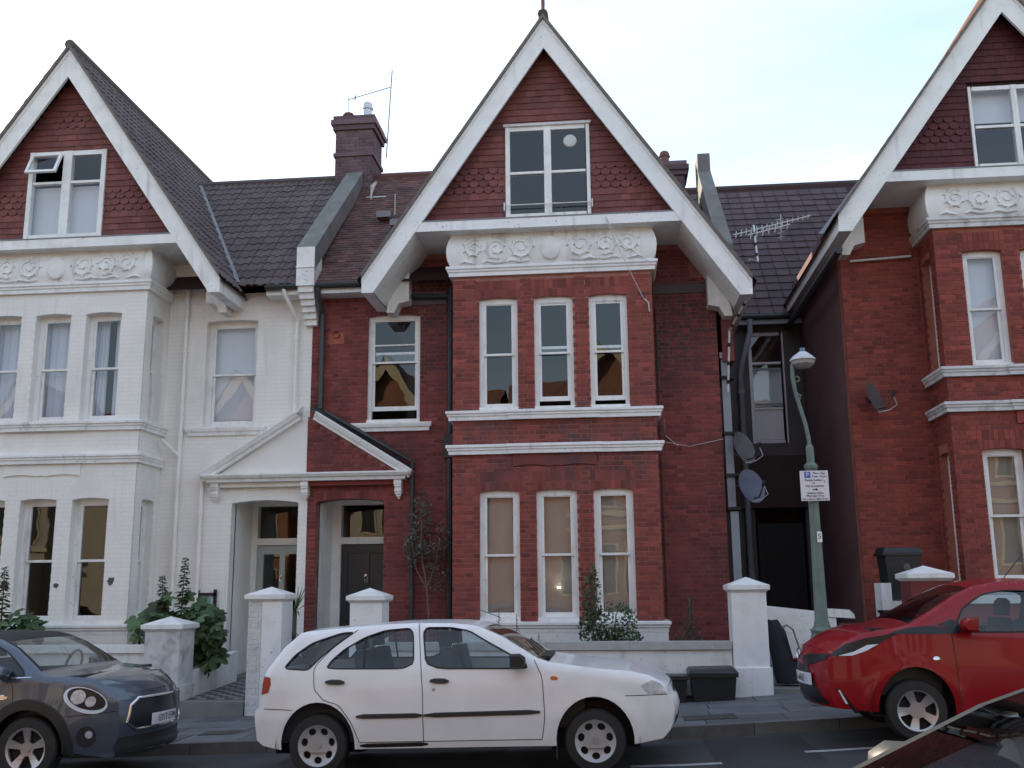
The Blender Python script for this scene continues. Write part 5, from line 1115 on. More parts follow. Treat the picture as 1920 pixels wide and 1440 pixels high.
T4, W4, F4, N4 = car('parked_car', 'dark car close to the camera at the bottom right corner, only its windscreen edge showing', (1.42, 2.45, .20), True, -.04, NEAR)
# ------------------------------------------------------------------ front walls, piers, paths
def cap(b, x0, x1, y0, y1, z, ht=.21):
    o = .05; zc = z + .10
    b.hexa([(x0, y0, z), (x1, y0, z), (x1, y1, z), (x0, y1, z), (x0 - o, y0 - o, z + .04), (x1 + o, y0 - o, z + .04), (x1 + o, y1 + o, z + .04), (x0 - o, y1 + o, z + .04)])
    b.box(x0 - o, x1 + o, y0 - o, y1 + o, z + .0405, zc); xm, ym = (x0 + x1) / 2, (y0 + y1) / 2; e = .005
    b.add([(x0 - o + e, y0 - o + e, zc), (x1 + o - e, y0 - o + e, zc), (x1 + o - e, y1 + o - e, zc), (x0 - o + e, y1 + o - e, zc), (xm, ym, z + ht)], [(0, 1, 4), (1, 2, 4), (2, 3, 4), (3, 0, 4)])
def pier(label, x0, x1, top, m=WHITE, capm=WHITE, y0=14.32, split=None, plinth=.35, wdt=None, cut=None):
    xm = (x0 + x1) / 2; zb = zr(xm) + .11; t = thing('gate_pier', label, 'gate pier', (xm, y0 + .2, zb), 'gate piers'); y1 = y0 + (wdt or (x1 - x0)); zs = top - .21
    if split:
        b = MB(); b.box(split + .002, x1, y0, y1, zb - .2, zs); b.build('shaft', m, t)
        b = MB(); b.box(x0, split - .002, y0 + .012, y1, zb - .2, zs); hs = b.build('painted_brick_shaft', WHITEM, t); F = Fr((0, y0 + .004, 0), (1, 0, 0), (0, -1, 0)); bricklay(F, [(x0, split - .006, zb, zs)], [], hs, GREYW, 0)
    else:
        b = MB(); b.box(x0, x1, y0, y1, zb + plinth, zs); b.build('shaft', m, t); b = MB(); b.box(x0 - .025, x1 + .025, y0 - .025, y1 + .025, zb - .2, zb + plinth); b.build('plinth', m, t)
    b = MB(); cap(b, x0, x1, y0, y1, zs + .001); b.build('cap', capm, t); return t
pier('white rendered pyramid capped gate pier right of the brick house low wall', 1.58, 2.05, 1.90, WHITEB, WHITEB, plinth=.38)
pier('shared white gate pier, half flaking brick and half smooth, left of the white hatchback', -5.22, -4.73, 1.83, WHITEB, WHITE, split=-5.02)
pier('white pyramid capped gate pier behind the roof of the white hatchback', -3.74, -3.28, 1.80, WHITEB, WHITE)
pier('low weathered white gate pier with pyramid cap beside the hollyhock', -6.74, -6.22, 1.42, GREYW, WHITE, plinth=.45)
def lowwall(label, x0, x1, top, m, cm, y0=14.42, th=.24, zb=None):
    t = thing('garden_wall', label, 'wall', ((x0 + x1) / 2, y0, zr((x0 + x1) / 2) + .1)); z0 = zr(min(x0, x1)) - .1
    b = MB(); b.box(x0, x1, y0 + .03, y0 + th - .03, z0, top - .105); b.build('wall_body', m, t)
    x = x0
    while x < x1 - .05:
        e = min(x1, x + 1.15); b = MB(); b.box(x + .002, e - .002, y0 - .02, y0 + th + .02, top - .105, top); b.build('coping_stone', cm, t); x = e
    return t
lowwall('low white rendered wall with grey coping in front of the brick bay', -3.27, 1.57, 1.035, WHITE, mat('grey_coping', (.48, .47, .46), .85, .15, 4, stain=.4, stainscale=4), 14.45)
lowwall('low white wall with overhanging coping behind the grey car', -13.0, -6.75, 1.015, WHITE, WHITE, 14.45)
t = thing('side_wall', 'white rendered low wall beside the passage behind the lamp post', 'wall', (2.7, 15.2, .4))
b = MB(); b.add([(2.12, 15.1, 0), (3.12, 15.1, 0), (3.12, 15.3, 0), (2.12, 15.3, 0), (2.12, 15.1, 1.50), (3.12, 15.1, 1.385), (3.12, 15.3, 1.385), (2.12, 15.3, 1.50)], [(0, 1, 5, 4), (1, 2, 6, 5), (2, 3, 7, 6), (3, 0, 4, 7), (4, 5, 6, 7)]); b.build('wall_body', WHITE, t)
b = MB(); b.prism([(2.95, 15.08, 1.34), (3.38, 15.08, 1.31), (3.37, 15.08, 1.37), (3.31, 15.08, 1.43), (2.95, 15.08, 1.455)], (0, .24, 0)); b.build('rounded_coping', WHITE, t)
b = MB(); b.box(3.14, 3.95, 15.12, 15.3, .2, 1.22); b.build('brick_pier', BRICKD, t)
pier('brick gate pier with white pyramid cap behind the red car', 4.0, 4.52, 2.03, BRICKD, WHITE, y0=14.42)
lowwall('brick garden wall behind the red car', 4.55, 11.0, 1.62, BRICKR, WHITE, 14.5)
t = thing('bin_ledge', 'white painted ledge carrying the black wheelie bin', 'ledge', (4.1, 15.5, .5)); b = MB(); b.box(3.84, 3.98, 15.35, 15.75, .4, 1.80); b.box(3.981, 4.6, 15.40, 16.2, .4, 1.54); b.build('ledge_block', WHITE, t)
# path of the white house: concrete step and chequered tiles
t = thing('tiled_path', 'grey chequer tiled path with concrete step leading to the white house door', 'path', (-5.75, 15, .1))
b = MB(); b.box(-6.22, -5.24, 14.30, 14.62, -.2, .245); b.build('step', CONC, t); b = MB(); b.hexa([(-6.22, 14.63, -.2), (-5.24, 14.63, -.2), (-5.24, 16.8, -.2), (-6.22, 16.8, -.2), (-6.22, 14.63, .245), (-5.24, 14.63, .245), (-5.24, 16.8, .33), (-6.22, 16.8, .33)]); b.build('path_bed', CONC, t)
TA, TB = mat('path_tile_pale', (.34, .35, .36), .6, .15, 9), mat('path_tile_dark', (.07, .075, .085), .6, .15, 9)
for i in range(7):
    for j in range(16):
        y0 = 14.64 + j * .135; z = .248 + (y0 - 14.63) * .039; me = unit('tile', MB().box(.003, .132, .003, .132, 0, .008), TA if (i + j) % 2 else TB); inst('floor_tile', me, t, (-6.20 + i * .137, y0, z))
b = MB(); b.hexa([(-6.36, 14.85, 0), (-6.24, 14.85, 0), (-6.24, 16.7, 0), (-6.36, 16.7, 0), (-6.36, 14.85, .62), (-6.24, 14.85, .62), (-6.24, 16.7, .80), (-6.36, 16.7, .80)]); tag(b.build('path_kerb_wall', WHITE), 'low white kerb wall along the tiled path', 'wall')
t = thing('front_path', 'concrete front path of the brick house between two white piers', 'path', (-4.2, 15, .2)); b = MB(); b.box(-4.72, -3.75, 14.35, 16.9, -.1, .30); b.build('slab', CONC, t)
b = MB(); b.box(-13, -6.4, 14.7, 16.6, -.2, .62); b.build('raised_bed', SOIL, kind='structure'); b = MB(); b.box(-3.2, 1.7, 14.7, 16.9, -.2, .86); b.build('raised_bed', SOIL, kind='structure'); b = MB(); b.box(2.06, 4.2, 14.4, 21, -.2, zr(3) + .13); b.build('passage_floor', CONC, kind='structure')
b = MB(); b.box(4.2, 11.1, 14.7, 16.9, -.2, 1.1); b.build('raised_bed', SOIL, kind='structure')

# ------------------------------------------------------------------ lamp post and sign
lx, ly = 2.51, 13.0; lz = zr(lx) + .12
t = thing('lamp_post', 'green grey cast iron street lamp post with swan neck and small lantern', 'lamp post', (lx, ly, lz))
b = MB(); b.lathe([(.20, 0), (.20, .25), (.17, .30), (.17, .62), (.19, .66), (.19, .72), (.155, .76), (.13, .83), (.145, .87), (.10, .92)], (lx, ly, lz), 'z', 8); b.build('base', LGREEN, t)
b = MB(); b.lathe([(.10, .92), (.082, 1.0), (.075, 1.4), (.058, 2.84)], (lx, ly, lz), 'z', 16); b.build('shaft', LGREEN, t, smooth=True)
b = MB(); b.lathe([(.05, 2.80), (.085, 2.86), (.09, 2.89), (.05, 2.93), (.05, 3.12), (.035, 3.15), (.03, 3.16)], (lx, ly, lz), 'z', 8); b.build('collar', LGREEN, t)
b = MB(); pts = [(2.51, 3.45), (2.505, 3.60), (2.475, 3.80), (2.42, 4.02), (2.375, 4.22), (2.352, 4.42), (2.36, 4.56), (2.40, 4.66), (2.45, 4.70)]; b.tube([(x_, ly, z_) for x_, z_ in pts], .026, 10); b.build('swan_neck', LGREEN, t, smooth=True)
b = MB()
for k, zz in enumerate((4.15, 4.38)): b.tube([(2.36 + .05 * k * 0 + .045 + .035 * math.cos(i), ly, zz + .035 * math.sin(i)) for i in [q * .6 for q in range(11)]], .010, 6)
b.build('scroll_lug', LGREEN, t, smooth=True)
b = MB(); b.lathe([(.03, .12), (.05, .115), (.10, .075), (.155, .02), (.165, 0)], (2.50, ly, 4.62), 'z', 20); b.tube([(2.36, ly, 4.60), (2.40, ly, 4.65), (2.44, ly, 4.68)], .04, 8); b.build('lamp_hood', mat('pale_grey_enamel', (.55, .56, .58), .4, .1, 9), t, smooth=True)
b = MB(); b.lathe([(.15, 0), (.14, -.05), (.09, -.095), (.03, -.11), (0, -.112)], (2.50, ly, 4.62), 'z', 20); b.build('lamp_bowl', mat('frosted_bowl', (.32, .31, .29), .35, .1, 20, coat=.6), t, smooth=True)
b = MB(); b.lathe([(.035, 0), (.035, .05), (.0, .055)], (2.50, ly, 4.735), 'z', 12); b.build('photocell', mat('photocell_blue', (.12, .22, .32), .3, 0), t, smooth=True)
b = MB(); b.box(lx - .03 + .03, lx + .03 + .03, ly - .083, ly - .078, 2.30, 2.43); b.build('reflective_sticker', mat('reflective_white', (.9, .9, .86), .4, 0, emit=0), t)
text('5', .09, 'sticker_number', INK, t, (lx + .03, ly - .084, 2.37), (R(90), 0, 0))
sx0, sx1, sz0, sz1, sy = 2.345, 2.69, 2.81, 3.185, ly - .10
sg = thing('parking_sign', 'white parking sign plate with blue P fixed to the lamp post', 'sign', (2.52, sy, 2.8))
b = MB(); b.box(sx0, sx1, sy - .004, sy, sz0, sz1); b.build('sign_plate', SIGNW, sg); b = MB(); b.box(lx - .07, lx + .07, sy + .001, sy + .04, 2.9, 2.93); b.box(lx - .07, lx + .07, sy + .001, sy + .04, 3.08, 3.11); b.build('bracket', ALU, sg)
b = MB(); b.box(sx0 + .055, sx0 + .13, sy - .006, sy - .004, sz1 - .09, sz1 - .012); b.build('blue_square', SIGNB, sg)
tx = [('P', .075, sx0 + .093, sz1 - .052, SIGNW), ('Mon - Sun', .036, sx0 + .235, sz1 - .032, INK), ('9 am - 8 pm', .036, sx0 + .235, sz1 - .072, INK), ('Permit holders', .036, sx0 + .165, sz1 - .118, INK), ('S', .036, sx0 + .295, sz1 - .140, INK), ('or', .032, sx0 + .165, sz1 - .152, INK), ('Pay at machine', .036, sx0 + .175, sz1 - .190, INK), ('Display ticket', .036, sx0 + .175, sz1 - .278, INK), ('Max stay 4 hrs', .036, sx0 + .175, sz1 - .314, INK), ('No return within 4 hrs', .034, sx0 + .173, sz1 - .352, INK)]
for s_, h_, x_, z_, m_ in tx: text(s_, h_, 'sign_lettering', m_, sg, (x_, sy - .0075, z_), (R(90), 0, 0), sx=1.0)
b = MB(); ax, az = sx0 + .145, sz1 - .235; b.prism([(ax, sy - .006, az - .006), (ax + .04, sy - .006, az - .006), (ax + .04, sy - .006, az - .018), (ax + .066, sy - .006, az), (ax + .04, sy - .006, az + .018), (ax + .04, sy - .006, az + .006), (ax, sy - .006, az + .006)], (0, -.002, 0)); b.build('arrow', INK, sg)

# ------------------------------------------------------------------ dishes and aerials
def dish(label, c, mount, m, yaw, sc=1.0):
    t = thing('satellite_dish', label, 'satellite dish', c, 'satellite dishes'); Mx = Matrix.Translation(V(c)) @ Matrix.Rotation(yaw, 4, 'Z') @ Matrix.Rotation(R(-18), 4, 'X')
    b = MB(); pr_ = []; n = 28; vs_ = []; rr = [0, .06, .12, .18, .21]
    for r_ in rr[1:]: vs_ += [Mx @ V((r_ * .92 * sc * math.cos(2 * math.pi * k / n), -.9 * r_ * r_ * 1.0 + .03, r_ * 1.1 * sc * math.sin(2 * math.pi * k / n))) for k in range(n)]
    vs_.append(Mx @ V((0, .03, 0))); fs_ = [(i * n + k, i * n + (k + 1) % n, (i + 1) * n + (k + 1) % n, (i + 1) * n + k) for i in range(3) for k in range(n)] + [(k, (k + 1) % n, len(vs_) - 1) for k in range(n)]
    b.add(vs_, fs_); b.build('dish', m, t, smooth=True, recalc=False)
    b = MB(); b.tube([Mx @ V((0, .04, -.2)), Mx @ V((0, -.12, -.24)), Mx @ V((0, -.30, -.10))], .012, 6); b.build('feed_arm', BLACKP, t)
    b = MB(); b.tube([Mx @ V((0, -.27, -.12)), Mx @ V((0, -.34, -.06))], .030, 10); b.build('receiver', TRIM, t, smooth=True)
    b = MB(); b.tube([Mx @ V((0, .04, 0)), Mx @ V((0, .12, -.05)), V(mount)], .018, 6); b.build('wall_bracket', BLACKP, t)
    b = MB(); b.tube([Mx @ V((.0, -.30, -.12)), Mx @ V((.05, -.28, -.26)), Mx @ V((.0, -.15, -.30)), Mx @ V((-.08, .0, -.28))], .006, 5); b.build('lead_wire', WIRE, t, smooth=True)
dish('dark grey satellite dish on the flank of the brick house, upper of two', (2.20, 16.9, 4.02), (1.97, 17.0, 4.05), DISH, R(42), 1.25)
dish('blue grey satellite dish on the flank of the brick house, lower of two', (2.28, 16.85, 3.38), (1.97, 17.0, 3.45), DISHB, R(30), 1.3)
dish('dark satellite dish on the wall of the right brick house', (4.27, 16.55, 4.75), (4.23, 16.9, 4.80), DISH, R(50), 1.2)
def yagi(t, p0, p1, n, lens, m, el=(0, 0, 1), r=.008):
    b = MB(); b.tube([p0, p1], r * 1.4, 6); b.build('boom', m, t); p0, p1 = V(p0), V(p1)
    for i in range(n):
        p = p0.lerp(p1, (i + .5) / n); l = lens(i / n); q = MB(); q.tube([p - V(el) * l, p + V(el) * l], r, 5); q.build('element', m, t)
t = thing('television_aerial', 'silver multi element television aerial beside the gable end of the brick house', 'aerial', (2.49, 16.3, 6.6))
yagi(t, (2.14, 16.3, 7.52), (3.42, 16.3, 7.80), 15, lambda q: .06 - .02 * q, ALU, (.12, 0, .99)); yagi(t, (2.36, 16.2, 7.47), (3.06, 16.2, 7.63), 7, lambda q: .075, ALU, (.12, 0, .99))
b = MB(); b.tube([(2.32, 15.9, 6.95), (2.50, 16.2, 7.0), (2.50, 16.25, 7.1), (2.47, 16.25, 7.66)], .02, 8); b.build('mast', ALU, t, smooth=True)
b = MB()
for z in (7.12, 7.3, 7.48): b.tube([(2.494 - (z - 7.1) * .05, 16.25, z), (2.492 - (z - 7.1) * .05, 16.25, z + .05)], .025, 8)
b.build('mast_tape', BLACK, t)
b = MB()
for i in range(5): b.tube([(2.86 + .0, 16.35, 7.45 + i * .08), (2.98, 16.35, 7.48 + i * .08)], .006, 5)
b.tube([(2.92, 16.35, 7.42), (2.94, 16.35, 7.86)], .008, 5); b.build('reflector_grid', ALU, t)
t = thing('chimney_aerial', 'thin old aerial on a leaning mast strapped to the chimney', 'aerial', (-4.62, 19.9, 11.2))
b = MB(); b.tube([(-4.64, 20, 10.9), (-4.54, 20, 12.95)], .014, 6); b.build('mast', ALUD, t); b = MB(); b.tube([(-5.51, 20, 12.31), (-4.575, 20, 12.55)], .010, 6); b.build('boom', ALUD, t); b = MB(); b.tube([(-5.49, 20, 12.0), (-5.50, 20, 12.36)], .010, 6); b.tube([(-5.36, 20, 12.30), (-5.35, 20, 12.40)], .016, 6); b.build('element', ALUD, t)

# ------------------------------------------------------------------ bins, bag, notice
def tub(label, x0, x1, y0, y1, z0, z1, lid, grp='recycling boxes'):
    t = thing('recycling_box', label, 'recycling box', ((x0 + x1) / 2, (y0 + y1) / 2, z0), grp); i = .035
    b = MB(); b.hexa([(x0 + i, y0 + i, z0), (x1 - i, y0 + i, z0), (x1 - i, y1 - i, z0), (x0 + i, y1 - i, z0), (x0, y0, z1), (x1, y0, z1), (x1, y1, z1), (x0, y1, z1)]); b.build('tub', PLAS, t)
    b = MB(); b.box(x0 - .02, x1 + .02, y0 - .02, y1 + .02, z1 - .05, z1 - .005); b.build('rim', PLAS, t)
    if lid:
        b = MB(); b.hexa([(x0 - .03, y0 - .03, z1), (x1 + .03, y0 - .03, z1), (x1 + .03, y1 + .03, z1 + .0), (x0 - .03, y1 + .03, z1), (x0 + .0, y0, z1 + .045), (x1 - .02, y0, z1 + .06), (x1 - .02, y1, z1 + .07), (x0, y1, z1 + .06)]); b.build('lid', PLAS, t)
    return t
tub('larger black lidded recycling box against the white wall', .96, 1.56, 13.95, 14.37, .285, .655, True)
tub('smaller open black recycling box beside the hatchback nose', .50, .92, 13.95, 14.36, .265, .62, False)
t = thing('wheelie_bin', 'black wheelie bin with white painted lettering standing on the ledge', 'bin', (4.22, 15.85, 1.54)); x0, x1, y0, y1 = 3.97, 4.50, 15.55, 16.05
b = MB(); b.hexa([(x0 + .06, y0 + .05, 1.56), (x1 - .06, y0 + .05, 1.56), (x1 - .06, y1, 1.56), (x0 + .06, y1, 1.56), (x0 + .01, y0, 2.20), (x1 - .01, y0, 2.20), (x1 - .01, y1, 2.20), (x0 + .01, y1, 2.20)]); b.build('bin_body', PLAS, t)
b = MB(); b.box(x0 - .03, x1 + .03, y0 - .03, y1 + .03, 2.20, 2.235); b.hexa([(x0 - .02, y0 - .02, 2.236), (x1 + .02, y0 - .02, 2.236), (x1 + .02, y1, 2.236), (x0 - .02, y1, 2.236), (x0 + .02, y0 + .03, 2.31), (x1 - .02, y0 + .03, 2.31), (x1 - .02, y1, 2.33), (x0 + .02, y1, 2.33)]); b.build('lid', PLAS, t)
text('20 ITT', .075, 'bin_lettering', SIGNW, t, (4.27, y0 + .012, 1.80), (R(86), 0, 0)); text('VIA', .085, 'bin_lettering', SIGNW, t, (4.34, y0 + .022, 1.71), (R(86), 0, 0))
b = MB(); b.lathe([(0, 0), (.05, 0)], (4.28, y0 + .003, 2.03), 'y', 16); b.build('bin_crest', DISH, t)
t = thing('small_bin', 'small black food waste caddy beneath the ledge', 'bin', (3.95, 15.2, 1.0)); b = MB(); b.hexa([(3.82, 15.05, .7), (4.10, 15.05, .7), (4.10, 15.3, .7), (3.82, 15.3, .7), (3.78, 15.02, 1.38), (4.15, 15.02, 1.38), (4.15, 15.33, 1.38), (3.78, 15.33, 1.38)]); b.build('caddy', PLAS, t); b = MB(); b.box(3.76, 4.17, 15.0, 15.35, 1.381, 1.42); b.build('lid', PLAS, t)
t = thing('shopping_trolley', 'dark folded shopping trolley bag leaning by the white side wall', 'bag', (2.35, 14.8, .45)); NAVY = mat('navy_cloth', (.022, .022, .032), .85, .2, 8)
b = MB(); vs_ = []
for z_, x_, w_, d_ in ((.45, 2.42, .22, .14), (.60, 2.42, .25, .16), (.78, 2.38, .23, .15), (.98, 2.28, .17, .13), (1.18, 2.22, .13, .11), (1.30, 2.19, .08, .07)):
    vs_ += [(x_ + w_ * math.cos(k / 12 * 6.283), 14.85 + d_ * math.sin(k / 12 * 6.283), z_ + .015 * math.sin(k * 2.1)) for k in range(12)]
b.add(vs_, [(i * 12 + k, i * 12 + (k + 1) % 12, (i + 1) * 12 + (k + 1) % 12, (i + 1) * 12 + k) for i in range(5) for k in range(12)] + [tuple(range(12)), tuple(range(60, 72))]); b.build('bag_body', NAVY, t, smooth=True)
b = MB(); b.prism([(2.34, 14.70, 1.16), (2.42, 14.70, 1.14), (2.52, 14.69, .80), (2.42, 14.69, .80)], (0, -.01, 0)); b.build('pale_panel', PAPER, t); b = MB(); b.box(2.40, 2.53, 14.67, 14.69, .775, .80); b.build('red_trim', REDL, t); b = MB(); b.tube([(2.30, 14.72, 1.2), (2.36, 14.70, 1.24), (2.44, 14.70, 1.18), (2.54, 14.70, .84)], .012, 6); b.build('frame_tube', ALUD, t, smooth=True)
t = thing('notice_frame', 'green notice in a rough black frame on the white wall by the door', 'notice', (-6.88, YW - .03, 1.5)); F = Fr((-6.88, YW, 0), (1, 0, 0), (0, -1, 0))
b = MB(); b.fbox(F, -.13, .11, .004, .02, 1.34, 1.70); b.build('notice_board', PAPER, t); b = MB(); b.fbox(F, -.09, .06, .021, .024, 1.39, 1.66); b.build('green_panel', GREENB, t)
for a0, a1, z0, z1 in ((-.15, .16, 1.70, 1.745), (-.15, .18, 1.29, 1.335), (.115, .165, 1.22, 1.80), (-.19, -.14, 1.30, 1.79)): b = MB(); b.fbox(F, a0, a1, .025, .06, z0, z1); b.build('frame_bar', BLACK, t)
# peeled paint on the white bay
for x_, z_, r_ in ((-9.1, 1.89, .05), (-8.165, 1.95, .075), (-9.98, 1.90, .085)):
    rnd = random.Random(int(x_ * 100)); pl = [(x_ + r_ * rnd.uniform(.55, 1.15) * math.cos(i / 14 * 6.283), z_ + r_ * rnd.uniform(.6, 1.15) * math.sin(i / 14 * 6.283)) for i in range(14)]; MB().prism([(a, YB - .0035, z) for a, z in pl], (0, -.003, 0)).build('peeled_patch', mat('bare_render', (.09, .085, .08), .9, .3, 30), HW)
# added glowing ball and stem, in place of a flash glint on the glass
t = thing('flash_glint', 'small bright lamp behind the middle ground floor window', 'lamp', (-.88, YB + .24, 1.5)); b = MB(); b.lathe([(0, -.03), (.018, -.024), (.03, 0), (.018, .024), (0, .03)], (-.88, YB + .262, 1.775), 'z', 12); b.build('glint_ball', mat('glint_glow', (1, .96, .88), .3, 0, emit=18), t, smooth=True); b = MB(); b.tube([(-.88, YB + .262, 1.40), (-.88, YB + .262, 1.745)], .006, 6); b.build('stem', ALU, t)

# ------------------------------------------------------------------ plants
def leafmesh(key, m, lobes=0, l=1.0, w_=.5):
    b = MB()
    if lobes:
        n = lobes * 4; ring = []
        for i in range(n + 1):
            a = -2.5 + 5.0 * i / n; r_ = l * (.78 + .22 * math.cos((i % 4 - 2) * 1.2)) * (1 if abs(a) < 2.2 else .8); ring.append((r_ * math.sin(a), r_ * math.cos(a) * .95 + .12, -.16 * r_ * r_ + .06 * math.cos(i * 1.57)))
        b.add([(0, 0, 0)] + ring, [(0, i + 1, i + 2) for i in range(n)])
    else: b.add([(0, 0, 0), (w_ * .5, l * .35, .04), (w_ * .42, l * .7, .02), (0, l, -.10), (-w_ * .42, l * .7, .02), (-w_ * .5, l * .35, .04), (0, l * .45, -.03)], [(0, 1, 6), (1, 2, 6), (2, 3, 6), (3, 4, 6), (4, 5, 6), (5, 0, 6)])
    return b, unit(key, b, m)
def orient(p, d, up_, sc):
    d = V(d).normalized(); s_ = d.cross(V(up_)); s_ = s_.normalized() if s_.length > 1e-4 else V((1, 0, 0)); n = s_.cross(d)
    return Matrix.Translation(V(p)) @ Matrix((s_, d, n)).transposed().to_4x4() @ Matrix.Scale(sc, 4)
def putleaf(me, t, p, d, sc, up_=(0, 0, 1)):
    o = bpy.data.objects.new('leaf', me); link(o, t); M_ = orient(p, d, up_, sc); M_.translation -= OFF[t.name]; o.matrix_local = M_
def leafcloud(b, ub, rnd, c, rad, n, sc, upw=.3):
    for _ in range(n):
        while True:
            q = V((rnd.uniform(-1, 1), rnd.uniform(-1, 1), rnd.uniform(-1, 1)))
            if q.length < 1: break
        q = V((q.x * rad[0], q.y * rad[1], q.z * rad[2])); d = V((rnd.uniform(-1, 1), rnd.uniform(-1, 1), rnd.uniform(-.6, 1) + upw)); M_ = orient(V(c) + q, d, (rnd.uniform(-.5, .5), -.6, 1), sc * rnd.uniform(.6, 1.3)); b.add([M_ @ V(v_) for v_ in ub.v], ub.f)
def hollyhock(label, x, y, z0, spikes, nleaf, spread, zt_):
    rnd = random.Random(int(x * 37)); t = thing('hollyhock', label, 'plant', (x, y, z0), 'hollyhocks'); ub, me = leafmesh('lobed_leaf', LEAF, 5); ub2, me2 = leafmesh('lobed_leaf_b', LEAF2, 5)
    st_ = MB()
    for sx, zt2 in spikes:
        pts = [(x + sx * .4, y, z0), (x + sx * .8, y - .02, z0 + (zt2 - z0) * .5), (x + sx, y, zt2)]; st_.tube(pts, [.016, .012, .004], 6)
        k = z0 + (zt2 - z0) * .42; i = 0
        while k < zt2:
            f_ = (zt2 - k) / (zt2 - z0) / .58; a = i * 2.4; r_ = .035 + .12 * f_; d = V((math.cos(a), math.sin(a), .25 - .2 * f_)); px = x + sx * (.8 + .2 * (1 - f_)) 
            putleaf(me2, t, (px, y, k), d, .06 + .11 * f_, (0, 0, 1)); putleaf(me2 if i % 2 else me, t, (px, y, k + .015), V((-d.x, -d.y, .3)), .05 + .09 * f_); k += .035 + .035 * f_; i += 1
    st_.build('stem', STEM, t, smooth=True)
    for i in range(nleaf):
        a = rnd.uniform(0, 6.283); r_ = spread * math.sqrt(rnd.uniform(.02, 1)); zz = z0 + rnd.uniform(0.0, zt_ - z0) * (1 - .35 * r_ / spread); p = V((x + r_ * math.cos(a) * 1.0, y + r_ * math.sin(a) * .6, zz)); d = V((math.cos(a) + rnd.uniform(-.5, .5), math.sin(a) * .6 - .5, rnd.uniform(-.8, .1)))
        putleaf(me if rnd.random() < .7 else me2, t, p, d, rnd.uniform(.12, .23), (0, -.75, .7))
hollyhock('tall dark green hollyhock with two flower spikes beside the low white pier', -6.72, 15.35, .62, ((.08, 2.30), (-.28, 2.02)), 170, .68, 1.85)
hollyhock('hollyhock at the left edge of the picture below the white bay', -9.45, 15.3, .62, ((-.12, 2.18),), 80, .45, 1.68)
def shrub(label, cat, x, y, z0, clumps, m, sc, stems, name='garden_shrub', lw_=.5, lf=None):
    rnd = random.Random(int(x * 91) + 5); t = thing(name, label, cat, (x, y, z0)); ub, _ = leafmesh(name + m.name, m, 0, 1.0, lw_); b = MB()
    for c, rad, n in clumps: leafcloud(b, ub, rnd, (x + c[0], y + c[1], z0 + c[2]), rad, n, sc)
    b.build('foliage', m, t, recalc=False, kind='stuff'); s_ = MB()
    for pts, r_ in stems: s_.tube([(x + p[0], y + p[1], z0 + p[2]) for p in pts], r_, 6)
    s_.build('stem', STEM if name != 'wall_climber' else BARK, t, smooth=True); return t
shrub('leafy dark bush in front of the brick bay windows', 'bush', -.12, 15.15, .86, [((-.22, 0, .30), (.21, .18, .34), 520), ((-.22, 0, .74), (.15, .12, .36), 280), ((-.20, 0, 1.08), (.09, .07, .2), 60), ((.15, 0, .16), (.36, .2, .17), 620), ((.10, 0, .45), (.28, .15, .26), 170), ((.30, 0, .40), (.16, .1, .24), 90)], LEAF, .058, [([(-.2, 0, 0), (-.22, 0, .6), (-.2, 0, 1.12)], .012), ([(.1, 0, 0), (.12, 0, .5), (.2, 0, .7)], .008), ([(.15, 0, 0), (.3, 0, .35), (.36, 0, .55)], .006)])
shrub('grey green conical shrub in a pot by the right pier', 'shrub', 1.03, 15.0, .86, [((0, 0, .18), (.20, .18, .18), 300), ((.03, 0, .42), (.10, .1, .22), 170), ((.04, 0, .66), (.04, .04, .12), 40)], LEAF3, .05, [([(0, 0, 0), (.02, 0, .4), (.04, 0, .74)], .01)], 'potted_shrub', .3)
shrub('thin dry weeds along the brick bay wall', 'weeds', -1.5, 15.05, .86, [((-.2, 0, .35), (.03, .03, .25), 40), ((.06, 0, .30), (.03, .03, .22), 36), ((.35, 0, .12), (.2, .05, .1), 60), ((.0, 0, .08), (.35, .1, .07), 140)], LEAF3, .035, [([(-.2, 0, 0), (-.2, 0, .62)], .005), ([(.05, 0, 0), (.06, 0, .55)], .005), ([(.35, 0, 0), (.38, 0, .28)], .004)], 'wall_weeds', .3)
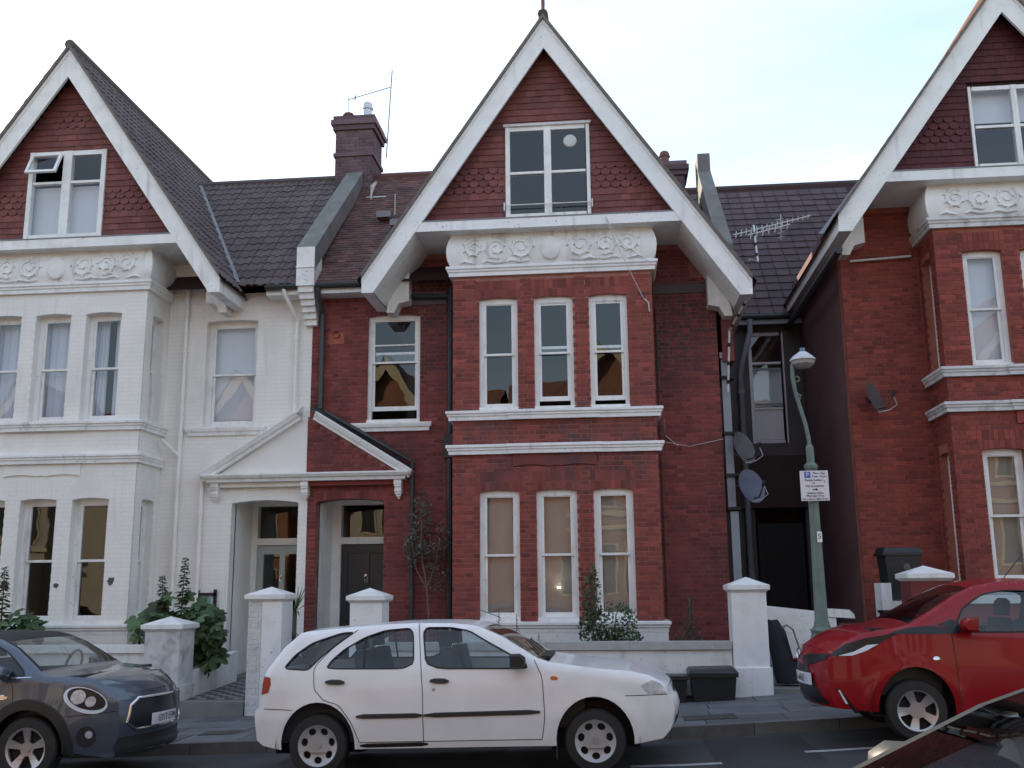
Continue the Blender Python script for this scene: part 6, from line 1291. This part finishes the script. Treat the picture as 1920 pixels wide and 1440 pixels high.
shrub('straggly climber on the brick wall beside the door', 'climber', -3.05, 16.62, .9, [((-.1, 0, 2.05), (.20, .12, .42), 300), ((-.25, 0, 1.55), (.18, .12, .36), 240), ((.05, 0, 1.45), (.24, .1, .32), 200), ((.22, 0, 1.65), (.14, .08, .35), 100), ((.15, 0, 1.05), (.2, .08, .25), 90)], mat('climber_leaf', (.085, .095, .08), .6, .25, 6, isl=.35, col2=(.13, .135, .12)), .055, [([(0, 0, -.1), (.02, 0, .5), (-.02, 0, .95), (-.12, 0, 1.5), (-.1, 0, 2.3)], .014), ([(-.01, 0, .9), (.12, 0, 1.25), (.2, 0, 1.7)], .009), ([(0, 0, .85), (-.2, 0, 1.2), (-.28, 0, 1.7)], .008)], 'wall_climber', .55)
shrub('clipped dark hedge behind the shared white pier', 'hedge', -4.95, 15.55, .3, [((0, 0, .45), (.26, .22, .38), 900)], mat('hedge_leaf', (.022, .032, .014), .6, .3, 8, isl=.35), .05, [([(0, 0, 0), (0, 0, .6)], .02)], 'hedge_bush', .55)
t = thing('cordyline', 'spiky cordyline palm behind the shared white pier', 'plant', (-4.98, 15.75, .8)); rnd = random.Random(4)
b = MB(); b.tube([(-5.0, 15.75, .4), (-4.99, 15.75, 1.45)], .035, 8); b.build('trunk', STEM, t)
for i in range(22):
    a = i * 2.4; el = rnd.uniform(-.5, 1.25); L_ = rnd.uniform(.32, .52); d = V((math.cos(a) * math.cos(el), math.sin(a) * math.cos(el) * .8, math.sin(el))); s_ = d.cross(V((0, 0, 1))).normalized() * .013; p0 = V((-4.99, 15.75, 1.45)); q = [p0, p0 + d * L_ * .5, p0 + d * L_ + V((0, 0, -.10 * (1.2 - el)))]
    b = MB(); b.add([q[0] - s_, q[0] + s_, q[1] - s_ * 1.2, q[1] + s_ * 1.2, q[2]], [(0, 1, 3, 2), (2, 3, 4)]); b.build('leaf', LEAF2 if i % 3 else LEAF, t, recalc=False)

b = MB(); rnd = random.Random(11); ub, _ = leafmesh('fallen', STEM, 0, 1.0, .6)
for _ in range(150):
    x_ = rnd.uniform(-9, 6); y_ = 11.70 - abs(rnd.gauss(0, .12)) if rnd.random() < .6 else rnd.uniform(11.9, 14.3); z_ = zr(x_) + (.006 if y_ < 11.71 else .128); M_ = orient((x_, y_, z_), (rnd.uniform(-1, 1), rnd.uniform(-1, 1), .05), (0, 0, 1), rnd.uniform(.018, .045)); b.add([M_ @ V(q) for q in ub.v], ub.f)
tag(b.build('fallen_leaves', mat('dry_leaf', (.10, .075, .04), .8, .3, 20, isl=.4), recalc=False), 'dry fallen leaves scattered along the gutter and pavement', 'leaves', kind='stuff')
